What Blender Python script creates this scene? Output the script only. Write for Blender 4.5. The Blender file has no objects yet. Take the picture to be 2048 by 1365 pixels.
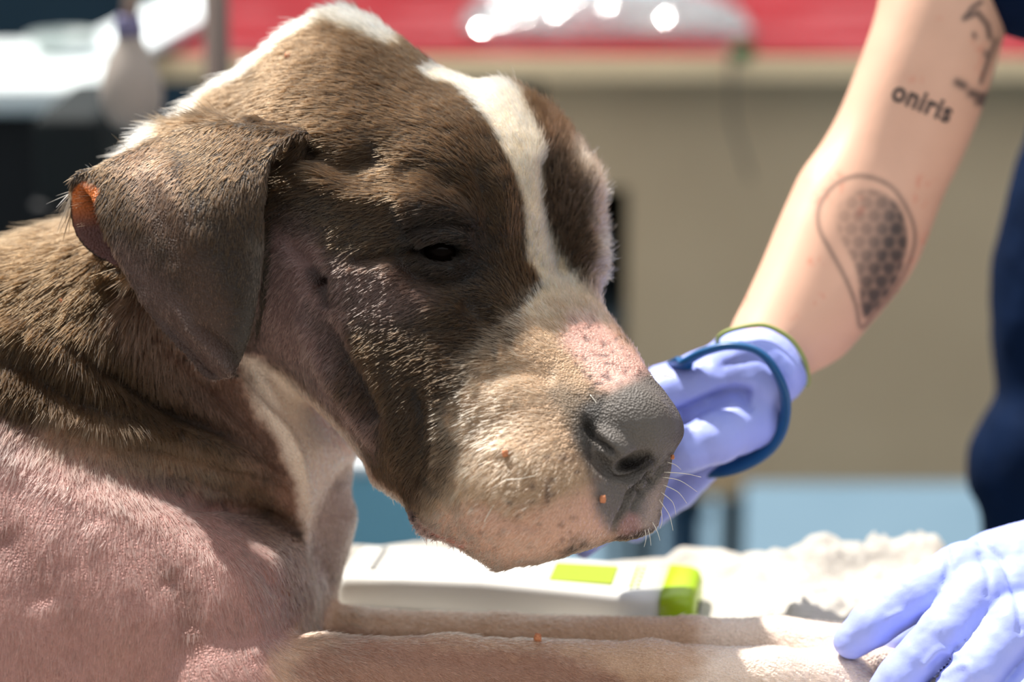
import bpy, bmesh, math, random
import numpy as np
from mathutils import Matrix, Vector

# ------------------------------------------------------------------ camera, light, exposure
SCN = bpy.context.scene
COL = SCN.collection
S = 0.00028                     # metres per photograph pixel at the focus distance
LENS = 85.0
DPX = LENS / 36.0 * 2048.0      # focus distance in those units
PITCH = math.radians(15.0)
CAMZ = 1.36
CAM = np.array([0.0, 0.0, CAMZ])
RIGHT = np.array([1.0, 0.0, 0.0])
FWD = np.array([0.0, math.cos(PITCH), -math.sin(PITCH)])
UP = np.array([0.0, math.sin(PITCH), math.cos(PITCH)])

cam_data = bpy.data.cameras.new('camera')
cam_data.lens = LENS
cam_data.sensor_width = 36.0
cam_data.clip_start = 0.05
cam_data.clip_end = 60
cam_data.dof.use_dof = True
cam_data.dof.focus_distance = (DPX - 170) * S
cam_data.dof.aperture_fstop = 2.6
cam_data.dof.aperture_blades = 9
cam_obj = bpy.data.objects.new('camera', cam_data)
COL.objects.link(cam_obj)
cam_obj.location = CAM
cam_obj.rotation_euler = (math.pi / 2 - PITCH, 0, 0)
SCN.camera = cam_obj

world = bpy.data.worlds.new('sky')
SCN.world = world
world.use_nodes = True
wbg = world.node_tree.nodes['Background']
wbg.inputs['Color'].default_value = (0.93, 0.97, 1.0, 1)
wbg.inputs['Strength'].default_value = 0.72

sun_data = bpy.data.lights.new('sun', 'SUN')
sun_data.energy = 5.0
sun_data.angle = math.radians(0.6)
sun_data.color = (1.0, 0.955, 0.89)
sun = bpy.data.objects.new('sun', sun_data)
COL.objects.link(sun)
SUN_FROM = Vector((-0.38, 0.34, 1.0)).normalized()      # high, from the left, grazing the side of the face
sun.rotation_euler = SUN_FROM.to_track_quat('Z', 'Y').to_euler()
sun.location = (-1, 3, 4)

vs = SCN.view_settings
vs.view_transform = 'Standard'
vs.look = 'None'
vs.exposure = 0.68
vs.gamma = 1.0
vs.use_curve_mapping = False

SCN.cycles.max_bounces = 6
SCN.cycles.diffuse_bounces = 2
SCN.cycles.glossy_bounces = 2
SCN.cycles.transmission_bounces = 4
SCN.cycles.transparent_max_bounces = 4
SCN.cycles.adaptive_threshold = 0.04
FUR = True
rng = np.random.default_rng(7)
random.seed(7)

# ------------------------------------------------------------------ helpers
def M3(px, py, d):
    """photograph pixel + depth -> metric frame (pixel units, x right, y down, z away)"""
    k = 1 + d / DPX
    return np.array([(px - 1024) * k + 1024, (py - 682.5) * k + 682.5, d])

def to_world(p):
    """metric frame points (N,3) -> world metres"""
    p = np.asarray(p, dtype=np.float64)
    x = (p[..., 0] - 1024) * S
    y = (682.5 - p[..., 1]) * S
    z = (p[..., 2] + DPX) * S
    return CAM + x[..., None] * RIGHT + y[..., None] * UP + z[..., None] * FWD

def W(px, py, d):
    return Vector(to_world(M3(px, py, d)[None])[0])

def ray_to_z(px, py, zw):
    """world point where the photograph pixel meets the horizontal plane z = zw"""
    v = RIGHT * (px - 1024) / DPX + UP * (682.5 - py) / DPX + FWD
    t = (zw - CAM[2]) / v[2]
    return Vector(CAM + v * t)

def ray_to_y(px, py, yw):
    v = RIGHT * (px - 1024) / DPX + UP * (682.5 - py) / DPX + FWD
    t = (yw - CAM[1]) / v[1]
    return Vector(CAM + v * t)

def catmull(pts, closed=True, n=8):
    pts = np.asarray(pts, float)
    N = len(pts)
    out = []
    rngi = range(N if closed else N - 1)
    for i in rngi:
        if closed:
            p0, p1, p2, p3 = pts[(i - 1) % N], pts[i], pts[(i + 1) % N], pts[(i + 2) % N]
        else:
            p0, p1, p2, p3 = pts[max(i - 1, 0)], pts[i], pts[i + 1], pts[min(i + 2, N - 1)]
        for t in np.linspace(0, 1, n, endpoint=False):
            out.append(0.5 * ((2 * p1) + (-p0 + p2) * t + (2 * p0 - 5 * p1 + 4 * p2 - p3) * t * t + (-p0 + 3 * p1 - 3 * p2 + p3) * t ** 3))
    if not closed:
        out.append(pts[-1])
    return np.array(out)

def poly_sd(px, py, poly):
    """signed distance (negative inside) of points to a closed polygon"""
    px = np.asarray(px, np.float32); py = np.asarray(py, np.float32)
    poly = np.asarray(poly, np.float32)
    d2 = np.full(px.shape, 1e12, np.float32)
    inside = np.zeros(px.shape, bool)
    n = len(poly)
    for i in range(n):
        ax, ay = poly[i]; bx, by = poly[(i + 1) % n]
        ex, ey = bx - ax, by - ay
        L = ex * ex + ey * ey + 1e-9
        t = np.clip(((px - ax) * ex + (py - ay) * ey) / L, 0, 1)
        dx = px - ax - t * ex; dy = py - ay - t * ey
        np.minimum(d2, dx * dx + dy * dy, out=d2)
        c = (ay > py) != (by > py)
        if ey != 0:
            inside ^= c & (px < (ex) * (py - ay) / ey + ax)
    d = np.sqrt(d2)
    return np.where(inside, -d, d)

def line_dist(px, py, pts):
    """distance to an open polyline and the parameter 0..1 along it"""
    pts = np.asarray(pts, np.float32)
    best = np.full(px.shape, 1e12, np.float32)
    tt = np.zeros(px.shape, np.float32)
    n = len(pts) - 1
    for i in range(n):
        ax, ay = pts[i]; bx, by = pts[i + 1]
        ex, ey = bx - ax, by - ay
        L = ex * ex + ey * ey + 1e-9
        t = np.clip(((px - ax) * ex + (py - ay) * ey) / L, 0, 1)
        q = (px - ax - t * ex) ** 2 + (py - ay - t * ey) ** 2
        m = q < best
        best = np.where(m, q, best)
        tt = np.where(m, (i + t) / n, tt)
    return np.sqrt(best), tt

def rbf(ctrl):
    c = np.asarray(ctrl, float)
    P = c[:, :2] / 300.0
    n = len(P)
    r = np.linalg.norm(P[:, None] - P[None], axis=2)
    K = np.where(r > 0, r * r * np.log(r + 1e-12), 0) + np.eye(n) * 1e-3
    A = np.zeros((n + 3, n + 3))
    A[:n, :n] = K; A[:n, n] = 1; A[:n, n + 1:] = P; A[n, :n] = 1; A[n + 1:, :n] = P.T
    w = np.linalg.solve(A, np.concatenate([c[:, 2], [0, 0, 0]]))
    lo, hi = c[:, 2].min() - 40, c[:, 2].max() + 40
    def f(x, y):
        x = np.asarray(x) / 300.0; y = np.asarray(y) / 300.0
        out = w[n] + w[n + 1] * x + w[n + 2] * y
        for i in range(n):
            q = (x - P[i, 0]) ** 2 + (y - P[i, 1]) ** 2
            out = out + w[i] * 0.5 * q * np.log(q + 1e-12)
        return np.clip(out, lo, hi).astype(np.float32)
    return f

def gmap(ctrl, sig):
    """gaussian-weighted map through control points: rows (x, y, value...)"""
    c = np.asarray(ctrl, float)
    def f(x, y):
        num = np.zeros(x.shape + (c.shape[1] - 2,)); den = np.zeros(x.shape) + 1e-9
        for row in c:
            w = np.exp(-((x - row[0]) ** 2 + (y - row[1]) ** 2) / (2 * sig * sig)) + 1e-7 / (1 + ((x - row[0]) ** 2 + (y - row[1]) ** 2) / sig ** 2)
            num += w[..., None] * row[2:]; den += w
        return num / den[..., None]
    return f

def sstep(a, b, x):
    t = np.clip((x - a) / (b - a), 0, 1)
    return t * t * (3 - 2 * t)

def _hash(i, j, k, seed):
    n = (i * 374761393 + j * 668265263 + k * 2147483647 + seed * 144665) & 0xFFFFFFFF
    n = ((n ^ (n >> 13)) * 1274126177) & 0xFFFFFFFF
    n = n ^ (n >> 16)
    return (n & 0xFFFF) / 32768.0 - 1.0

def noise3(x, y, z=None, seed=0):
    """value noise, about -1..1"""
    if z is None:
        z = np.zeros_like(x)
    xi = np.floor(x).astype(np.int64); yi = np.floor(y).astype(np.int64); zi = np.floor(z).astype(np.int64)
    fx = x - xi; fy = y - yi; fz = z - zi
    fx = fx * fx * (3 - 2 * fx); fy = fy * fy * (3 - 2 * fy); fz = fz * fz * (3 - 2 * fz)
    out = 0
    for a in (0, 1):
        for b in (0, 1):
            for c in (0, 1):
                w = (fx if a else 1 - fx) * (fy if b else 1 - fy) * (fz if c else 1 - fz)
                out = out + w * _hash(xi + a, yi + b, zi + c, seed)
    return out

def fbm(x, y, z=None, seed=0, octs=3):
    out = 0; a = 1.0; tot = 0
    for o in range(octs):
        out = out + a * noise3(x * 2 ** o, y * 2 ** o, None if z is None else z * 2 ** o, seed + o)
        tot += a; a *= 0.5
    return out / tot

class Field:
    """distance-like field on a rectilinear grid, turned into a mesh with surface nets"""
    def __init__(self, xs, ys, zs):
        self.x = np.asarray(xs, np.float32); self.y = np.asarray(ys, np.float32); self.z = np.asarray(zs, np.float32)
        self.f = np.full((len(xs), len(ys), len(zs)), 1e3, np.float32)

    def _box(self, lo, hi):
        sl = []
        for ax, a, b in zip((self.x, self.y, self.z), lo, hi):
            i0 = max(np.searchsorted(ax, a) - 1, 0); i1 = min(np.searchsorted(ax, b) + 1, len(ax))
            sl.append(slice(i0, max(i1, i0 + 1)))
        return tuple(sl)

    def _union(self, sl, g, k, sub=False):
        f = self.f[sl]
        if sub:
            g = -g
            h = np.clip(0.5 + 0.5 * (g - f) / k, 0, 1)
            r = f * (1 - h) + g * h + k * h * (1 - h)
        elif k <= 0:
            r = np.minimum(f, g)
        else:
            h = np.clip(0.5 + 0.5 * (f - g) / k, 0, 1)
            r = f * (1 - h) + g * h - k * h * (1 - h)
        self.f[sl] = r

    def ellipsoid(self, c, r, k=30, rot=None, sub=False):
        c = np.asarray(c, float); r = np.asarray(r, float)
        m = r.max() + k + 20
        sl = self._box(c - m, c + m)
        X = self.x[sl[0]][:, None, None] - c[0]; Y = self.y[sl[1]][None, :, None] - c[1]; Z = self.z[sl[2]][None, None, :] - c[2]
        if rot is not None:
            R = np.asarray(rot, np.float32)
            X, Y, Z = (R[0, 0] * X + R[0, 1] * Y + R[0, 2] * Z, R[1, 0] * X + R[1, 1] * Y + R[1, 2] * Z, R[2, 0] * X + R[2, 1] * Y + R[2, 2] * Z)
        k0 = np.sqrt((X / r[0]) ** 2 + (Y / r[1]) ** 2 + (Z / r[2]) ** 2)
        k1 = np.sqrt((X / r[0] ** 2) ** 2 + (Y / r[1] ** 2) ** 2 + (Z / r[2] ** 2) ** 2) + 1e-6
        g = (k0 * (k0 - 1) / k1).astype(np.float32)
        self._union(sl, g, k, sub)

    def capsule(self, a, b, ra, rb, k=20, sub=False, flat=None):
        a = np.asarray(a, float); b = np.asarray(b, float)
        m = max(ra, rb) + k + 15
        sl = self._box(np.minimum(a, b) - m, np.maximum(a, b) + m)
        X = self.x[sl[0]][:, None, None] - a[0]; Y = self.y[sl[1]][None, :, None] - a[1]; Z = self.z[sl[2]][None, None, :] - a[2]
        e = b - a; L = (e ** 2).sum() + 1e-9
        t = np.clip((X * e[0] + Y * e[1] + Z * e[2]) / L, 0, 1)
        g = np.sqrt((X - t * e[0]) ** 2 + (Y - t * e[1]) ** 2 + (Z - t * e[2]) ** 2) - (ra + (rb - ra) * t)
        self._union(sl, g.astype(np.float32), k, sub)

    def chain(self, pts, k=20, first=True):
        """pts rows: x, y, z, radius (metric frame)"""
        for p, q in zip(pts[:-1], pts[1:]):
            self.capsule(p[:3], q[:3], p[3], q[3], k)

    def slab(self, poly, front, back, R, k=30, smooth=True, dmean=0.0):
        """outline with real thickness: front/back depth maps, edges rounded over R"""
        P = catmull(poly) if smooth else np.asarray(poly, float)
        kk = 1 + dmean / DPX
        P = (P - [1024, 682.5]) * kk + [1024, 682.5]
        lo = P.min(0) - k - 15; hi = P.max(0) + k + 15
        sl = self._box((lo[0], lo[1], -1e6), (hi[0], hi[1], 1e6))
        gx, gy = np.meshgrid(self.x[sl[0]], self.y[sl[1]], indexing='ij')
        sd = poly_sd(gx, gy, P)
        ux = (gx - 1024) / kk + 1024; uy = (gy - 682.5) / kk + 682.5
        df = front(ux, uy) if callable(front) else np.full(gx.shape, front, np.float32)
        db = back(ux, uy) if callable(back) else np.full(gx.shape, back, np.float32)
        zc = (df + db) / 2; T = np.maximum((db - df) / 2, 4)
        Rm = R(ux, uy) if callable(R) else R
        e = np.maximum((Rm + sd) / Rm, 0)
        w = (self.z[sl[2]][None, None, :] - zc[:, :, None]) / T[:, :, None]
        m = np.minimum(Rm, T)
        g = (np.sqrt(e[:, :, None] ** 2 + w * w) - 1) * (m[:, :, None] if isinstance(m, np.ndarray) else m)
        self._union(sl, g.astype(np.float32), k)

    def mesh(self, smooth=2):
        f = self.f
        ins = f < 0
        nx, ny, nz = f.shape
        cnt = np.zeros((nx - 1, ny - 1, nz - 1), np.int8)
        for a in (0, 1):
            for b in (0, 1):
                for c in (0, 1):
                    cnt += ins[a:nx - 1 + a, b:ny - 1 + b, c:nz - 1 + c]
        act = (cnt > 0) & (cnt < 8)
        ci, cj, ck = np.nonzero(act)
        idx = np.full(act.shape, -1, np.int32)
        idx[ci, cj, ck] = np.arange(len(ci))
        acc = np.zeros((len(ci), 3)); num = np.zeros(len(ci))
        C = [(a, b, c) for a in (0, 1) for b in (0, 1) for c in (0, 1)]
        for p in C:
            for ax in range(3):
                if p[ax] == 1:
                    continue
                q = list(p); q[ax] = 1
                f0 = f[ci + p[0], cj + p[1], ck + p[2]]; f1 = f[ci + q[0], cj + q[1], ck + q[2]]
                m = (f0 < 0) != (f1 < 0)
                t = np.where(m, f0 / np.where(m, f0 - f1, 1), 0)
                P0 = np.stack([self.x[ci + p[0]], self.y[cj + p[1]], self.z[ck + p[2]]], 1)
                P1 = np.stack([self.x[ci + q[0]], self.y[cj + q[1]], self.z[ck + q[2]]], 1)
                acc += np.where(m[:, None], P0 + (P1 - P0) * t[:, None], 0); num += m
        V = acc / num[:, None]
        quads = []
        for ax in range(3):
            s0 = [slice(None)] * 3; s1 = [slice(None)] * 3
            s0[ax] = slice(0, -1); s1[ax] = slice(1, None)
            A = ins[tuple(s0)]; B = ins[tuple(s1)]
            i, j, k = np.nonzero(A != B)
            o = [(ax + 1) % 3, (ax + 2) % 3]
            ijk = np.stack([i, j, k], 1)
            ok = (ijk[:, o[0]] > 0) & (ijk[:, o[1]] > 0) & (ijk[:, o[0]] < f.shape[o[0]] - 1) & (ijk[:, o[1]] < f.shape[o[1]] - 1)
            ijk = ijk[ok]
            flip = A[ijk[:, 0], ijk[:, 1], ijk[:, 2]]
            def cell(d0, d1):
                q = ijk.copy(); q[:, o[0]] -= d0; q[:, o[1]] -= d1
                return idx[q[:, 0], q[:, 1], q[:, 2]]
            a, b, c, d = cell(1, 1), cell(0, 1), cell(0, 0), cell(1, 0)
            Q = np.where(flip[:, None], np.stack([a, b, c, d], 1), np.stack([d, c, b, a], 1))
            quads.append(Q)
        Q = np.concatenate(quads)
        Q = Q[(Q >= 0).all(1)]
        for _ in range(smooth):
            V = laplace(V, Q, 0.5)
        return main_piece(V, Q)

def main_piece(V, Q):
    """keep the largest connected piece only"""
    E = edges_of(Q); lab = np.arange(len(V))
    while True:
        m = np.minimum(lab[E[:, 0]], lab[E[:, 1]])
        new = lab.copy()
        np.minimum.at(new, E[:, 0], m); np.minimum.at(new, E[:, 1], m)
        new = new[new]; new = new[new]
        if (new == lab).all():
            break
        lab = new
    u, c = np.unique(lab, return_counts=True)
    if len(u) == 1:
        return V, Q
    ok = lab == u[c.argmax()]
    Q = Q[ok[Q[:, 0]]]
    re = np.cumsum(ok) - 1
    return V[ok], re[Q]

def edges_of(Q):
    return np.concatenate([Q[:, [0, 1]], Q[:, [1, 2]], Q[:, [2, 3]], Q[:, [3, 0]]])

def laplace(V, Q, lam):
    E = edges_of(Q)
    n = len(V)
    num = np.bincount(E[:, 0], minlength=n) + np.bincount(E[:, 1], minlength=n)
    out = np.empty_like(V)
    for c in range(V.shape[1]):
        a = np.bincount(E[:, 0], V[E[:, 1], c], n) + np.bincount(E[:, 1], V[E[:, 0], c], n)
        out[:, c] = V[:, c] * (1 - lam) + lam * a / np.maximum(num, 1)
    return out

def normals(V, Q):
    n = np.cross(V[Q[:, 2]] - V[Q[:, 0]], V[Q[:, 3]] - V[Q[:, 1]])
    out = np.zeros_like(V)
    for c in range(3):
        for k in range(4):
            out[:, c] += np.bincount(Q[:, k], n[:, c], len(V))
    return out / (np.linalg.norm(out, axis=1)[:, None] + 1e-12)

def frame_px(V):
    k = 1 + V[:, 2] / DPX
    return (V[:, 0] - 1024) / k + 1024, (V[:, 1] - 682.5) / k + 682.5

def link(name, me, mat, parent=None, smooth=True):
    ob = bpy.data.objects.new(name, me)
    COL.objects.link(ob)
    if mat is not None:
        me.materials.append(mat)
    if smooth and hasattr(me, 'polygons'):
        me.polygons.foreach_set('use_smooth', np.ones(len(me.polygons), bool))
    if parent is not None:
        ob.parent = parent
    return ob

def mesh_np(name, V, Q, mat, parent=None, smooth=True, colors=None):
    """quads in world metres; colors: per-vertex linear rgb"""
    me = bpy.data.meshes.new(name)
    Q = np.asarray(Q)
    me.vertices.add(len(V)); me.vertices.foreach_set('co', np.asarray(V, np.float32).ravel())
    nl = Q.size
    me.loops.add(nl); me.loops.foreach_set('vertex_index', Q.astype(np.int32).ravel())
    me.polygons.add(len(Q)); me.polygons.foreach_set('loop_start', np.arange(0, nl, Q.shape[1], dtype=np.int32))
    me.update(calc_edges=True); me.validate()
    if colors is not None:
        at = me.color_attributes.new('pigment', 'FLOAT_COLOR', 'POINT')
        c4 = np.ones((len(V), 4), np.float32); c4[:, :colors.shape[1]] = colors
        at.data.foreach_set('color', c4.ravel())
    return link(name, me, mat, parent, smooth)

def mesh_py(name, verts, faces, mat, parent=None, smooth=False):
    me = bpy.data.meshes.new(name)
    me.from_pydata([tuple(v) for v in verts], [], faces)
    me.update()
    return link(name, me, mat, parent, smooth)

def bm_obj(name, bm, mat, parent=None, smooth=False):
    me = bpy.data.meshes.new(name)
    bmesh.ops.recalc_face_normals(bm, faces=bm.faces[:])
    bm.to_mesh(me); bm.free()
    return link(name, me, mat, parent, smooth)

def box_bm(lo, hi, bevel=0.0, seg=2):
    bm = bmesh.new()
    bmesh.ops.create_cube(bm, size=1)
    lo = Vector(lo); hi = Vector(hi)
    for v in bm.verts:
        v.co = Vector(((v.co.x + .5) * (hi.x - lo.x) + lo.x, (v.co.y + .5) * (hi.y - lo.y) + lo.y, (v.co.z + .5) * (hi.z - lo.z) + lo.z))
    if bevel > 0:
        bmesh.ops.bevel(bm, geom=bm.edges[:], offset=bevel, segments=seg, profile=0.5, affect='EDGES')
    return bm

def tube(name, pts, radii, mat, parent=None, seg=10, closed=False, flat=None):
    """swept tube mesh through world points; flat=(a,b) scales the section"""
    P = [Vector(p) for p in pts]
    n = len(P)
    if not hasattr(radii, '__len__'):
        radii = [radii] * n
    verts = []; faces = []
    prevN = None
    for i in range(n):
        t = (P[(i + 1) % n] - P[i - 1]) if closed else (P[min(i + 1, n - 1)] - P[max(i - 1, 0)])
        t.normalize()
        ref = prevN if prevN is not None else (Vector((0, 0, 1)) if abs(t.z) < .9 else Vector((1, 0, 0)))
        nn = (ref - t * ref.dot(t)).normalized(); prevN = nn
        b = t.cross(nn)
        fa, fb = flat if flat else (1, 1)
        for s in range(seg):
            a = 2 * math.pi * s / seg
            verts.append(P[i] + nn * math.cos(a) * radii[i] * fa + b * math.sin(a) * radii[i] * fb)
    for i in range(n if closed else n - 1):
        for s in range(seg):
            a = i * seg + s; b2 = i * seg + (s + 1) % seg
            c = ((i + 1) % n) * seg + (s + 1) % seg; d = ((i + 1) % n) * seg + s
            faces.append((a, b2, c, d))
    if not closed:
        faces.append(tuple(range(seg - 1, -1, -1)))
        faces.append(tuple((n - 1) * seg + s for s in range(seg)))
    return mesh_py(name, verts, faces, mat, parent, True)

def lathe(name, prof, centre, mat, parent=None, seg=32, axis=None):
    """profile rows (radius, height) round the vertical axis at centre"""
    verts = []; faces = []
    c = Vector(centre)
    for r, h in prof:
        for s in range(seg):
            a = 2 * math.pi * s / seg
            verts.append(c + Vector((r * math.cos(a), r * math.sin(a), h)))
    for i in range(len(prof) - 1):
        for s in range(seg):
            faces.append((i * seg + s, i * seg + (s + 1) % seg, (i + 1) * seg + (s + 1) % seg, (i + 1) * seg + s))
    faces.append(tuple(range(seg - 1, -1, -1)))
    faces.append(tuple((len(prof) - 1) * seg + s for s in range(seg)))
    return mesh_py(name, verts, faces, mat, parent, True)

def empty(name, loc=(0, 0, 0)):
    o = bpy.data.objects.new(name, None)
    COL.objects.link(o); o.location = loc
    return o

def tag(o, label=None, cat=None, group=None, kind=None):
    if label: o['label'] = label
    if cat: o['category'] = cat
    if group: o['group'] = group
    if kind: o['kind'] = kind
    return o

def reparent(child, root):
    """root sits at its own location: keep the child where it was modelled"""
    child.parent = root
    child.matrix_parent_inverse = Matrix.Translation(-root.location)
    return child

def srgb(*c):
    c = np.array(c, float) / 255.0
    return tuple(np.where(c <= 0.04045, c / 12.92, ((c + 0.055) / 1.055) ** 2.4))

def mat(name, color, rough=0.6, spec=0.4, noise=None, bump=None, sss=0.0, metal=0.0, trans=0.0, sheen=0.0, coat=0.0):
    m = bpy.data.materials.new(name); m.use_nodes = True
    nt = m.node_tree; b = nt.nodes['Principled BSDF']
    b.inputs['Base Color'].default_value = (*color, 1)
    b.inputs['Roughness'].default_value = rough
    b.inputs['Specular IOR Level'].default_value = spec
    b.inputs['Metallic'].default_value = metal
    b.inputs['Transmission Weight'].default_value = trans
    b.inputs['Sheen Weight'].default_value = sheen
    b.inputs['Coat Weight'].default_value = coat
    if sss:
        b.inputs['Subsurface Weight'].default_value = sss
        b.inputs['Subsurface Radius'].default_value = (1.0, 0.4, 0.25)
        b.inputs['Subsurface Scale'].default_value = 0.006
    tc = nt.nodes.new('ShaderNodeTexCoord')
    if noise:                       # (scale, second colour, amount)
        n = nt.nodes.new('ShaderNodeTexNoise'); n.inputs['Scale'].default_value = noise[0]; n.inputs['Detail'].default_value = 4
        mx = nt.nodes.new('ShaderNodeMix'); mx.data_type = 'RGBA'
        mx.inputs[6].default_value = (*color, 1); mx.inputs[7].default_value = (*noise[1], 1)
        mr = nt.nodes.new('ShaderNodeMapRange'); mr.inputs[1].default_value = 0.35; mr.inputs[2].default_value = 0.65; mr.inputs[4].default_value = noise[2]
        nt.links.new(tc.outputs['Object'], n.inputs['Vector']); nt.links.new(n.outputs['Fac'], mr.inputs[0])
        nt.links.new(mr.outputs[0], mx.inputs[0]); nt.links.new(mx.outputs[2], b.inputs['Base Color'])
    if bump:                        # (scale, strength)
        n2 = nt.nodes.new('ShaderNodeTexNoise'); n2.inputs['Scale'].default_value = bump[0]; n2.inputs['Detail'].default_value = 3
        bp = nt.nodes.new('ShaderNodeBump'); bp.inputs['Strength'].default_value = bump[1]; bp.inputs['Distance'].default_value = 0.002
        nt.links.new(tc.outputs['Object'], n2.inputs['Vector']); nt.links.new(n2.outputs['Fac'], bp.inputs['Height']); nt.links.new(bp.outputs[0], b.inputs['Normal'])
    return m

TABLE_Z = CAMZ - 1939 * S       # top of the blanket on the examination table
FLOOR_Z = 0.0

# ------------------------------------------------------------------ the setting
m_floor = mat('floor_paint', srgb(100, 124, 140), 0.5, 0.3, noise=(6, srgb(90, 115, 132), 0.6))
floor = bm_obj('floor', box_bm((-3.6, -2.35, -0.1), (3.6, 6.15, 0.0)), m_floor); tag(floor, kind='structure')
m_wall = mat('wall_paint', srgb(34, 52, 62), 0.7, 0.3, noise=(3, srgb(26, 42, 52), 0.7))
wall = bm_obj('wall_back', box_bm((-3.6, 6.0, 0.0), (3.6, 6.15, 2.3)), m_wall); tag(wall, kind='structure')
m_blocker = mat('blocker_wall', srgb(120, 112, 104), 0.8, 0.2, noise=(2, srgb(104, 96, 90), 0.7))
for nm, lo_, hi_ in (('blocker_front', (-3.6, -2.35, 0.0), (3.6, -2.2, 2.7)), ('blocker_left', (-3.6, -2.2, 0.0), (-3.45, 6.0, 2.7)), ('blocker_right', (3.45, -2.2, 0.0), (3.6, 6.0, 2.7))):  # unseen walls added to block low sky light and darken camera-facing surfaces
    tag(bm_obj(nm, box_bm(lo_, hi_), m_blocker), kind='structure')
trim = bm_obj('baseboard_back', box_bm((-3.45, 5.975, 0.0), (3.45, 6.0, 0.12), 0.004), mat('baseboard_paint', srgb(70, 84, 92), 0.5)); tag(trim, kind='structure')

m_metal = mat('steel', srgb(150, 148, 146), 0.35, 0.5, metal=0.8)
m_dark = mat('black_plastic', srgb(16, 17, 20), 0.5, 0.3)

# examination table under the blanket
TB = ray_to_z(1500, 1130, TABLE_Z).y
root = empty('examination_table', (0.0, 1.2, 0.0))
tag(root, 'steel examination table under the pale terry blanket', 'table')
TT = TABLE_Z - 0.012
reparent(bm_obj('tabletop', box_bm((-0.85, 0.86, TT - 0.035), (0.75, TB - 0.015, TT), 0.004), m_metal), root)
for lx in (-0.78, 0.68):
    for ly in (0.92, TB - 0.08):
        reparent(bm_obj('leg', box_bm((lx - 0.02, ly - 0.02, 0.0), (lx + 0.02, ly + 0.02, TT - 0.035), 0.003), m_metal), root)
reparent(bm_obj('stretcher', box_bm((-0.76, 1.2, 0.25), (0.66, 1.23, 0.28), 0.003), m_metal), root)

# counter with red covering, plywood edge and front
RY = 2.45
zr = ray_to_y(1024, 113, RY).z
m_red = mat('red_vinyl', srgb(140, 4, 18), 0.3, 0.5, noise=(5, srgb(122, 2, 12), 0.7), bump=(9, 0.5))
m_ply = mat('plywood', srgb(234, 208, 168), 0.6, 0.3, noise=(8, srgb(172, 146, 110), 0.7))
m_plyf = mat('plywood_front', srgb(222, 196, 160), 0.6, 0.3, noise=(4, srgb(206, 180, 146), 0.7))
xl = ray_to_y(292, 113, RY).x; xr = 1.45
root = empty('counter', (0.4, RY + 0.4, 0.0))
tag(root, 'plywood counter with a red covered top behind the dog', 'counter')
reparent(bm_obj('top', box_bm((xl, RY, zr - 0.024), (xr, RY + 0.85, zr - 0.002), 0.002), m_ply), root)
# gently rumpled red covering
nx, ny = 120, 50
xs = np.linspace(xl + 0.002, xr - 0.002, nx); ys = np.linspace(RY + 0.004, RY + 0.846, ny)
gx, gy = np.meshgrid(xs, ys, indexing='ij')
edge = np.minimum(np.minimum(gx - xs[0], xs[-1] - gx), np.minimum(gy - ys[0], ys[-1] - gy))
gz = zr + 0.0012 + 0.013 * np.clip(edge / 0.08, 0, 1) * np.clip(fbm(gx * 5, gy * 14, None, 3) + 0.15, 0, 1)
verts = np.stack([gx, gy, gz], -1).reshape(-1, 3)
ii, jj = np.meshgrid(np.arange(nx - 1), np.arange(ny - 1), indexing='ij')
q = np.stack([ii * ny + jj, (ii + 1) * ny + jj, (ii + 1) * ny + jj + 1, ii * ny + jj + 1], -1).reshape(-1, 4)
reparent(mesh_np('red_covering', verts, q, m_red), root)
zb = ray_to_y(1700, 968, RY + 0.06).z
PX0 = ray_to_y(1085, 400, RY + 0.06).x; PXA = ray_to_y(1256, 400, RY + 0.06).x
zo1 = ray_to_y(1200, 378, RY + 0.06).z; zo0 = ray_to_y(1200, 760, RY + 0.06).z
yf = RY + 0.06
reparent(bm_obj('front_panel', box_bm((PXA, yf, zb), (xr - 0.02, yf + 0.018, zr - 0.024), 0.001), m_plyf), root)
reparent(bm_obj('lit_edge', box_bm((xl, RY - 0.002, zr - 0.0235), (xr, RY, zr - 0.0025)), mat('lit_edge', srgb(252, 224, 180), 0.5)), root)  # pale strip painted in place of sunlight on the front edge
reparent(bm_obj('upper_rail', box_bm((PX0, yf, zo1), (PXA, yf + 0.018, zr - 0.024), 0.001), m_plyf), root)
reparent(bm_obj('lower_panel', box_bm((PX0, yf, zb), (PXA, yf + 0.018, zo0), 0.001), m_plyf), root)
zs = ray_to_y(1220, 622, yf + 0.05).z
reparent(bm_obj('shelf', box_bm((PX0, yf + 0.03, zs - 0.016), (PXA, yf + 0.7, zs), 0.001), mat('grey_shelf', srgb(86, 100, 108), 0.5)), root)
reparent(bm_obj('back_board', box_bm((PX0, yf + 0.72, zb), (xr - 0.02, yf + 0.735, zr - 0.024)), m_dark), root)
reparent(bm_obj('bottom_board', box_bm((PX0, yf + 0.018, zb), (xr - 0.02, yf + 0.72, zb + 0.016)), m_plyf), root)
reparent(bm_obj('side_board', box_bm((PX0 - 0.015, yf, zb), (PX0, yf + 0.735, zr - 0.024)), m_dark), root)
br0 = ray_to_y(1150, 980, yf - 0.03).x; br1 = ray_to_y(1485, 980, yf - 0.03).x
zc1 = ray_to_y(1400, 966, yf - 0.03).z; zc0 = ray_to_y(1400, 997, yf - 0.03).z
reparent(bm_obj('bottom_rail', box_bm((br0, yf - 0.03, zc0), (br1, yf, zc1), 0.002), m_ply), root)
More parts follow.
